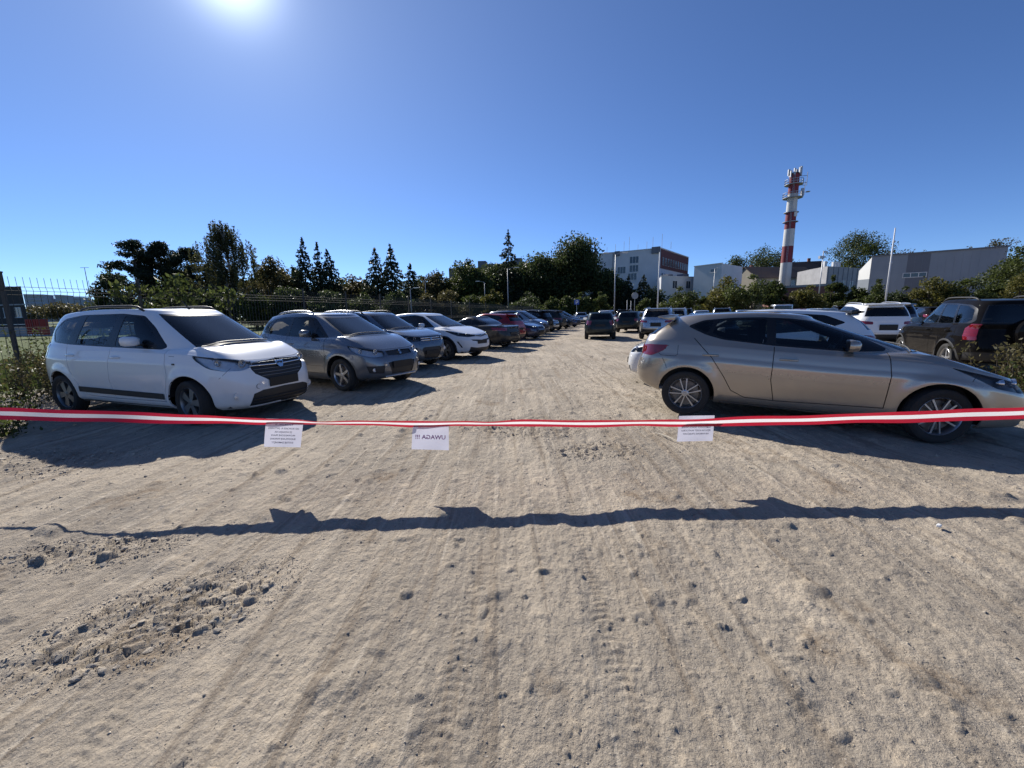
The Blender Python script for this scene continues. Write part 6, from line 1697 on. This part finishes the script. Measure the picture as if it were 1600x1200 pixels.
RAV = dict(wb=2.49, fo=.80, ro=.80, W=1.80, R=.345, rim='five', N=84, zb_r=.36, zb_f=.28, nr=5.4, nrb=5.5,
    sh=[(-.80, 1.02), (-.3, 1.04), (1, 1.02), (2, 1.0), (2.7, .96), (3.1, .88)], base_z=[(-.75, 1.12), (1, 1.08), (2.2, 1.09)], base_xf=2.3, base_xr=-.75, roof_z=[(-.6, 1.61), (.2, 1.65), (.9, 1.66), (1.5, 1.60)], roof_xf=1.45, roof_xr=-.64, w_roof=.73, clad=.36, arch=.06, flare=.03,
    dlo=[(-.58, 1.2), (-.5, 1.44), (-.3, 1.52), (.3, 1.56), (1.1, 1.565), (1.4, 1.5), (1.95, 1.10), (1, 1.10), (-.5, 1.14)], panes=[[(.80, 1.545), (1.1, 1.54), (1.36, 1.47), (1.72, 1.2), (1.72, 1.12), (.78, 1.12)], [(.22, 1.53), (.74, 1.545), (.70, 1.12), (.06, 1.13)], [(-.5, 1.22), (-.44, 1.42), (-.2, 1.5), (.13, 1.52), (-.02, 1.14), (-.4, 1.155)]],
    fdoor=[(.73, 1.12), (1.95, 1.12), (2.0, .7), (1.95, .42), (.8, .41)], rdoor=[(-.12, 1.2), (.1, .88), (.42, .5), (.55, .42), (.8, .41), (.73, 1.12)], handles=[(.05, .97), (.95, .96)], tail=[[(.66, .80), (.68, 1.13), (.96, 1.13), (.93, .80)]], gate=[(-.01, .60), (.64, .62), (.64, .88), (.64, 1.3), (-.01, 1.3)], rlower=[(-.01, .34), (.95, .36), (.95, .56), (-.01, .56)], rails=(-.3, 1.3, M_BLACK), mirror=(1.62, 1.15), head=[(.5, .75), (.5, .88), (1.1, .92), (1.05, .78)], mirror_mat=M_BLACK, sglass=[M_GLASS, M_GLASS, M_GLASS], rglass=M_GLASSD, rbulge=.45)
VAN = dict(SUV, ro=.85, W=1.9, sh=[(-.85, 1.05), (0, 1.08), (2, 1.06), (2.9, 1.0), (3.4, .92)], roof_z=[(-.7, 1.86), (.5, 1.9), (1.4, 1.86), (1.9, 1.8)], roof_xf=1.9, roof_xr=-.76, w_roof=.80, base_xf=2.75, dlo=[(-.6, 1.25), (-.55, 1.7), (.3, 1.74), (1.6, 1.74), (2.3, 1.15)], panes=[[(1.0, 1.7), (1.6, 1.7), (2.1, 1.2), (1.0, 1.2)], [(.0, 1.7), (.9, 1.7), (.9, 1.2), (0, 1.2)]], rails=None, spoiler=None, rbulge=.6)

P_LEON = car_paint('paint_beige', (0.385, 0.34, 0.285), .65, .25)
P_WHITE = car_paint('paint_white', (0.72, 0.73, 0.74), 0.0, .35)
P_GREY = car_paint('paint_grey', (0.135, 0.15, 0.175), .6, .25)
P_BLUEGREY = car_paint('paint_blue_grey', (0.10, 0.125, 0.16), .6, .26)
P_DARK = car_paint('paint_dark_grey', (0.030, 0.029, 0.029), .3, .35, .7, 1.36, .2)
P_RED = car_paint('paint_red', (0.30, 0.010, 0.016), .3, .33)
P_BLUE = car_paint('paint_dark_blue', (0.022, 0.035, 0.085), .5, .33)
P_SILVER = car_paint('paint_silver', (0.42, 0.44, 0.46), .75, .26)
P_BLACK = car_paint('paint_black', (0.004, 0.004, 0.005), .0, .3, .4, 1.33, .08)
P_GREEN = car_paint('paint_dark_green', (0.014, 0.024, 0.027), .3, .33, .7, 1.36)
P_LIGHT = car_paint('paint_light_silver', (0.55, 0.56, 0.57), .6, .33)
# ================================================================== the parked cars
CARS = 'cars parked in the dirt lot'
def place(root, x, y, a, z=0.0, tilt=0.0):
    root.location = (x, y, z); root.rotation_euler = (0, R_(tilt), R_(a)); return root
PROTO = {}
def car(key, S, paint, label, x, y, a, **k):
    """The first car of a shape is built, later ones are copies with their own paint."""
    if key not in PROTO:
        r, sh = build_car(S, paint, label, 'car', CARS); PROTO[key] = (r, paint, sh)
    else:
        src, p0, sh = PROTO[key]; r = copy_tree(src); r['label'] = label
        def repaint(o):
            if o.type == 'MESH':
                for s in o.material_slots:
                    if s.material == p0: s.link = 'OBJECT'; s.material = paint
            for c in o.children: repaint(c)
        repaint(r)
    place(r, x, y, a, **k); return r, sh
def shape_s():
    return [[(-.5, .30), (.10, .95), (.62, .52), (.34, .26), (.08, .48), (-.12, .26), (.55, -.30), (-.10, -.95), (-.62, -.52), (-.34, -.26), (-.08, -.48), (.12, -.26)]]
def ring_poly(a, b, t, n=20):
    o = [(a * math.cos(q), b * math.sin(q)) for q in np.linspace(0, 2 * math.pi, n, endpoint=False)]; i = [((a - t) * math.cos(q), (b - t) * math.sin(q)) for q in np.linspace(0, 2 * math.pi, n, endpoint=False)]
    return [[o[k], o[(k + 1) % n], i[(k + 1) % n], i[k]] for k in range(n)]

# left row, nearest first
r, sh = car('lodgy', LODGY, P_WHITE, 'white people carrier with black roof rails, first of the left row', -6.96, 7.33, -17.8)
emblem(sh, r, [[(-.9, .7), (.9, .7), (.62, -.15), (.30, -.62), (-.30, -.62), (-.62, -.15)]], .80, .085)
emblem(sh, r, [[(-.52, .44), (.52, .44), (.40, .12), (.16, .26), (-.16, .26), (-.40, .12)]], .80, .085, M_TRIM, lift=.026, name='emblem_inlay')
q, n_ = sh.ray(x=2.62, z=.865, axis='side', sgn=-1)
for sg in (1, -1): MB().box((q.x, sg * (abs(q.y) + .004), q.z), (.05, .014, .024)).build('indicator', M_LAMPDARK, r, bevel=.005)
ribbon(sh, [(.46, .435), (1.4, .415), (2.36, .395)], r, w=.085, lift=.012, name='side_moulding', mat=M_BLACK)
q, n_ = sh.ray(y=.42, z=.52, axis='front'); MB().lathe([(-.003, .036), (.004, .036), (.004, .033), (-.003, .033)], axis='x', n=20, c=(q.x, -q.y, q.z), closed=True).build('tow_cover', M_TRIM, r)
r, sh = car('sx4', SX4, P_GREY, 'dark grey small off-road hatchback with silver rails, second of the left row', -5.14, 10.1, -30.2)
emblem(sh, r, shape_s(), .752, .062, lift=.014)
r, sh = car('vitara', VITARA, P_BLUEGREY, 'blue grey off-roader with chrome grille bars, third of the left row', -5.05, 13.05, -30)
emblem(sh, r, shape_s(), .838, .058, lift=.02)
for y in (-.18, -.09, 0, .09, .18): pass
r, sh = car('chr', CHR, P_WHITE, 'white crossover with black wheel arches, fourth of the left row', -4.0, 15.55, -31)
emblem(sh, r, ring_poly(.9, .62, .12) + ring_poly(.36, .58, .10), .79, .06, lift=.012)
LR = [
 ('coupe', COUPE, P_DARK, 'dark grey saloon with a soft top, parked nose in after the white crossover', -.72, 17.95, 149),
 ('hatch', HATCH, P_RED, 'red hatchback seen from behind next to the dark soft top', -.2, 20.6, 150),
 ('sedan', SEDAN, P_BLUE, 'dark blue saloon with twin lamps right of the red hatchback', -1.35, 25.5, -31),
 ('lodgy', None, P_SILVER, 'silver people carrier behind the blue saloon', -.85, 28.3, -31),
 ('suv', SUV, P_BLACK, 'black off-roader seen from behind, next to the silver people carrier', 2.05, 30.0, 150),
 ('chr', None, P_SILVER, 'silver car nose right of the black off-roader', .6, 34.2, -32),
 ('suv', None, P_DARK, 'dark estate with glowing red tail lamp far down the left row', 3.7, 35.4, 150),
 ('sx4', None, P_BLACK, 'black hatchback showing one pale wheel far down the left row', 2.7, 40.0, -32),
 ('hatch', None, P_BLUE, 'blue hatchback facing the aisle at the end of the left row', 3.9, 43.5, -32),
 ('lodgy', None, P_BLUEGREY, 'blue grey people carrier roof behind the blue hatchback', 4.2, 47.3, -34),
 ('vitara', None, P_SILVER, 'light off-roader roof near the end of the left row', 5.2, 51.0, -34),
 ('suv', None, P_DARK, 'dark off-roader roof last of the left row', 6.4, 54.5, 146),
]
for key, S, p, lb, x, y, a in LR: car(key, S, p, lb, x, y, a)
# middle of the lot
r, sh = car('city', CITY, P_GREEN, 'dark green hatchback standing alone in the aisle, seen from behind', 4.92, 22.9, 79)
r, sh = car('wagon', WAGON, P_GREEN, 'dark estate car behind the dark green hatchback', 8.45, 29.8, 62)
r, sh = car('suv', None, P_SILVER, 'silver off-roader with wide rear bar behind the beige hatchback', 7.85, 22.2, 64)
r, sh = car('suv', None, P_LIGHT, 'pale off-roader with roof rails tucked behind the silver off-roader', 10.3, 26.2, 64)
# right side
r, sh = car('leon', LEON, P_LEON, 'beige hatchback parked across the right side, nearest car', 2.82, 6.45, -27.1, tilt=1.5, z=.03)
r, sh = car('hatch', None, P_WHITE, 'white hatchback parked the other way round behind the beige one', 5.85, 7.85, 158)
for o_ in r.children:
    if o_.name.startswith('spoiler'): o_.material_slots[0].link = 'OBJECT'; o_.material_slots[0].material = M_TRIM
r, sh = car('sedan', None, P_BLUE, 'blue saloon roof showing over the beige hatchback', 6.1, 12.8, 64)
r, sh = car('suv', None, P_WHITE, 'white off-roader seen from behind over the beige bonnet', 13.5, 15.3, 70)
r, sh = car('suv', None, P_BLUEGREY, 'blue grey off-roader right of the white off-roader', 17.6, 19.2, 62)
r, sh = car('rav', RAV, P_BLACK, 'black off-roader with spare wheel on its tailgate at the right edge', 10.45, 8.75, 64)
# spare wheel in its cover on the black off-roader
q, n_ = sh.ray(y=.10, z=.98, axis='rear')
MB().lathe([(q.x + .02, .33), (q.x - .16, .345), (q.x - .20, .32), (q.x - .215, .24), (q.x - .22, .001)], axis='x', n=36, c=(0, -.10, .95)).build('spare_wheel', P_BLACK, r, auto=.6)
FAR = [
 ('van', VAN, P_LIGHT, 'pale van standing above the roofs in front of the chimney', 1222, 36, 64), ('city', None, P_SILVER, 'silver hatchback roof left of the pale van', 1163, 33, 62), ('suv', None, P_BLUEGREY, 'dark roof with rails left of the silver hatchback roof', 1128, 35, 64), ('wagon', None, P_LIGHT, 'pale estate roof behind the blue saloon', 1096, 38, 64),
 ('suv', None, P_DARK, 'dark off-roader roof below the rounded bush', 1068, 34, 64), ('city', None, P_RED, 'dark red hatchback roof right of the pale van', 1252, 31, 62), ('hatch', None, P_SILVER, 'silver hatchback roof between the van and the white off-roader', 1285, 22, 62), ('wagon', None, P_BLACK, 'black estate roof left of the silver roof', 1196, 40, 64), ('suv', None, P_BLACK, 'black roof under the shrub by the flagpole', 1320, 34, 64),
 ('suv', None, P_SILVER, 'silver off-roader with roof rails at the far right edge', 1596, 19, 62), ('hatch', None, P_BLACK, 'black roof behind the black off-roader', 1470, 24, 62), ('lodgy', None, P_LIGHT, 'light people carrier in the far middle', 945, 46, 62), ('suv', None, P_BLACK, 'black off-roader in the far middle', 975, 42, 64), ('city', None, P_WHITE, 'white hatchback half hidden behind the dark estate', 996, 36, 62),
 ('wagon', None, P_SILVER, 'silver estate far left of the alone hatchback', 908, 52, 80), ('city', None, P_BLUEGREY, 'blue grey hatchback roof at the end of the aisle', 925, 58, 75), ('hatch', None, P_DARK, 'dark hatchback roof under the four young bushes', 884, 60, 80), ('suv', None, P_GREY, 'grey off-roader roof in the far right rows', 1385, 30, 64), ('city', None, P_BLUE, 'blue hatchback roof in the far right rows', 1430, 33, 62), ('wagon', None, P_GREY, 'grey estate roof in the far right rows', 1520, 30, 62), ('hatch', None, P_WHITE, 'white hatchback roof below the right end of the hall', 1545, 34, 62),
]
for key, S, p, lb, px, D, a in FAR:
    v = at_x(px, D); car(key, S, p, lb, v.x, v.y, a)

# ================================================================== tape and notices
M_TRED = pbr('tape_red', (.42, .012, .035), .35); M_TWHT = pbr('tape_white', (.80, .78, .78), .35)
for m_, tr in ((M_TRED, .45), (M_TWHT, .45)):
    n_, l_ = m_.node_tree.nodes, m_.node_tree.links; b_ = n_['Principled BSDF']; t_ = n_.new("ShaderNodeBsdfTranslucent"); t_.inputs['Color'].default_value = b_.inputs['Base Color'].default_value
    x_ = n_.new("ShaderNodeMixShader"); x_.inputs[0].default_value = tr; l_.new(b_.outputs[0], x_.inputs[1]); l_.new(t_.outputs[0], x_.inputs[2]); l_.new(x_.outputs[0], n_['Material Output'].inputs['Surface'])
TP = [(-260, 640, 3.95, 44, .118), (-100, 643, 3.85, 44, .118), (0, 646.5, 3.78, 43, .118), (100, 649, 3.74, 40, .114), (200, 652, 3.70, 34, .106), (300, 655, 3.68, 5, .08), (380, 657.5, 3.66, -34, .09), (445, 659, 3.655, -52, .105), (500, 660.5, 3.65, -53, .105), (580, 661.5, 3.65, -50, .105), (672, 662.5, 3.65, -48, .105), (740, 662, 3.66, -48, .105), (800, 661.5, 3.66, -44, .105), (900, 661.8, 3.66, -42, .105), (1000, 661.5, 3.66, -38, .105), (1086, 660.5, 3.66, -34, .105), (1200, 657.5, 3.65, -26, .105), (1300, 655, 3.63, -20, .106), (1400, 652, 3.6, -14, .108), (1500, 649, 3.56, -10, .110), (1600, 645, 3.5, -6, .112), (1760, 638, 3.42, -4, .112)]
def make_tape():
    root = empty('barrier_tape', at(800, 661, 3.66)); tag(root, 'red and white barrier tape stretched across the whole entrance', 'barrier tape')
    P = np.array([[*at(a, b, c), d, e] for a, b, c, d, e in TP]); t = np.arange(len(P)); ts = np.linspace(0, len(P) - 1, 260)
    Q = np.stack([smooth_profile(list(zip(t, P[:, k])))(ts) for k in range(5)], 1)
    Q[:, 3] += 5 * np.sin(ts * 2.1) + 3 * np.sin(ts * 5.3); Q[:, 2] += .003 * np.sin(ts * 3.7)
    # three stripes; outer ones red
    rows = []
    for f in (-.5, -.17, .17, .5):
        a = np.radians(Q[:, 3]); w = Q[:, 4] * f
        cup = .006 * (1 - (2 * f)**2)
        rows.append(np.stack([Q[:, 0], Q[:, 1] + w * np.sin(a) + cup, Q[:, 2] + w * np.cos(a)], 1))
    o = np.array(root.location)
    n = len(ts)
    for k, (mt, nm) in enumerate(((M_TRED, 'red_stripe'), (M_TWHT, 'white_stripe'), (M_TRED, 'red_stripe'))):
        V = np.concatenate([rows[k], rows[k + 1]]) - o; i = np.arange(n - 1)
        np_mesh(nm, V, np.stack([i, i + 1, i + 1 + n, i + n], 1), mt, root, smooth=True)
make_tape()
M_PAPER = pbr('paper', (.68, .69, .77), .7, vary=.04, vscale=9)
n_, l_ = M_PAPER.node_tree.nodes, M_PAPER.node_tree.links; b_ = n_['Principled BSDF']; t_ = n_.new("ShaderNodeBsdfTranslucent"); t_.inputs['Color'].default_value = (.66, .66, .76, 1)
x_ = n_.new("ShaderNodeMixShader"); x_.inputs[0].default_value = .55; l_.new(b_.outputs[0], x_.inputs[1]); l_.new(t_.outputs[0], x_.inputs[2]); l_.new(x_.outputs[0], n_['Material Output'].inputs['Surface'])
M_INK = pbr('ink_seen_through', (.16, .155, .22), .8); M_INKR = pbr('red_ink_seen_through', (.40, .17, .32), .8)
def sheet(corners, D, lines, label, ink, sizes, top_frac, patch=False, Dt=None):
    """corners: photo px of top-left, top-right, bottom-right, bottom-left; text mirrored, as the print is on the far side."""
    Dt = Dt or D
    c = [at(*corners[0], Dt), at(*corners[1], Dt), at(*corners[2], D), at(*corners[3], D)]
    o = (c[0] + c[1]) / 2; root = empty('paper_notice', o); tag(root, label, 'notice', 'notices hung on the barrier tape')
    nu, nv = 12, 10; ux = (c[1] - c[0]).normalized(); dn = (c[3] - c[0]).normalized(); nn = ux.cross(dn).normalized()
    if nn.y > 0: nn = -nn
    def S(u, v):
        p = (c[0] * (1 - u) + c[1] * u) * (1 - v) + (c[3] * (1 - u) + c[2] * u) * v
        return p - o + nn * (.010 * math.sin(math.pi * u) * (.3 + .7 * v) + .004 * math.sin(5 * u + 3 * v))
    V = [S(u, v) for v in np.linspace(0, 1, nv) for u in np.linspace(0, 1, nu)]
    F = [(j * nu + i, j * nu + i + 1, (j + 1) * nu + i + 1, (j + 1) * nu + i) for j in range(nv - 1) for i in range(nu - 1)]
    np_mesh('sheet', np.array([tuple(v) for v in V]), np.array(F), M_PAPER, root, smooth=True)
    W, H = (c[1] - c[0]).length, (c[3] - c[0]).length
    for k, (txt, sz) in enumerate(zip(lines, sizes)):
        cu = bpy.data.curves.new('printed_line', 'FONT'); cu.body = txt; cu.size = 1.0; cu.align_x = 'LEFT'; cu.resolution_u = 2; cu.offset = .022
        t = bpy.data.objects.new('printed_line', cu); col.objects.link(t); dg = bpy.context.evaluated_depsgraph_get(); me = bpy.data.meshes.new_from_object(t.evaluated_get(dg)); bpy.data.objects.remove(t)
        co = np.zeros(len(me.vertices) * 3); me.vertices.foreach_get('co', co); co = co.reshape(-1, 3); w0, w1 = co[:, 0].min(), co[:, 0].max()
        out = []
        for x, y, _ in co:
            u = .5 - (((x - w0) / (w1 - w0)) - .5) * sz[0]           # mirrored
            v = top_frac[k] - y * sz[1]
            p = S(u, v) + nn * .0015; out.append(tuple(p))
        me.vertices.foreach_set('co', np.array(out).ravel()); me.materials.clear(); me.materials.append(ink); me.update()
        link_mesh('printed_line', me, root)
    if patch:
        for a in ([(0, 0), (.27, 0), (.24, .12), (.12, .22), (.10, .40), (0, .46)], [(.86, 0), (1, 0), (1, .07), (.9, .06)]):
            me = bpy.data.meshes.new('sticky_tape'); me.from_pydata([tuple(S(u, v) + nn * .002) for u, v in a], [], [tuple(range(len(a)))]); me.materials.append(M_WHITE); link_mesh('sticky_tape', me, root)
sheet([(416, 654), (474, 656), (470, 699), (412.5, 698)], 3.65, ['INFORMUJEMY, \u017bE', 'OD 30.09.2025 R. (WTOREK)', 'ZE WZGL\u0118DU NA', 'PROWADZONE PRACE', 'BUDOWLANE PARKING', 'ZOSTAJE ZAMKNI\u0118TY'], 'paper notice with six printed lines seen from behind, leftmost on the tape', M_INK, [(.46, .075), (.82, .082), (.46, .082), (.64, .082), (.68, .082), (.60, .082)], [.225, .365, .495, .615, .74, .87], Dt=3.70)
sheet([(645.5, 659), (701, 660), (701.5, 703.5), (643, 702)], 3.645, ['UWAGA !!!'], 'paper notice with one large line of reddish letters hung in the middle of the tape', M_INKR, [(.82, .21)], [.62], patch=True, Dt=3.70)
sheet([(1061, 650), (1117, 649), (1113, 689), (1057.5, 690)], 3.69, ['SAMOCHODY ODHOLOWANE', 'B\u0118D\u0104 NA KOSZT W\u0141A\u015aCICIELA', 'NA PARKING STRZE\u017bONY'], 'paper notice with three printed lines seen from behind, rightmost on the tape', M_INK, [(.82, .085), (.82, .085), (.72, .085)], [.49, .61, .74], Dt=3.74)
# a dry stick on the dirt under the right notice
a_, b_ = at(1024, 679, 3.0), at(1062, 694, 3.0)
def gp(px, py):
    d = at(px, py, 1.0) - Vector((0, 0, CAM_H)); t = CAM_H / -d.z; return Vector((d.x * t, d.y * t, float(ground_h(d.x * t, d.y * t)) + .012))
sp = [gp(1024, 679).lerp(gp(1063, 695), t) + Vector((0, .02 * math.sin(t * 5), .004 + .01 * math.sin(t * 3))) for t in np.linspace(0, 1, 6)]
st = MB().tube(sp, [.006, .008, .007, .008, .006, .004], 6).build('dry_stick', pbr('dry_wood', (.50, .44, .34), .8, vary=.2, vscale=30)); tag(st, 'pale dry stick lying on the dirt by the rightmost notice', 'stick')
lp = gp(1466, 828); lt = MB().box(lp + Vector((0, 0, .012)), (.035, .022, .018), Matrix.Rotation(.5, 3, 'Z')).build('white_scrap', M_WHITE, bevel=.005); tag(lt, 'small white scrap of litter on the dirt at the right', 'litter')
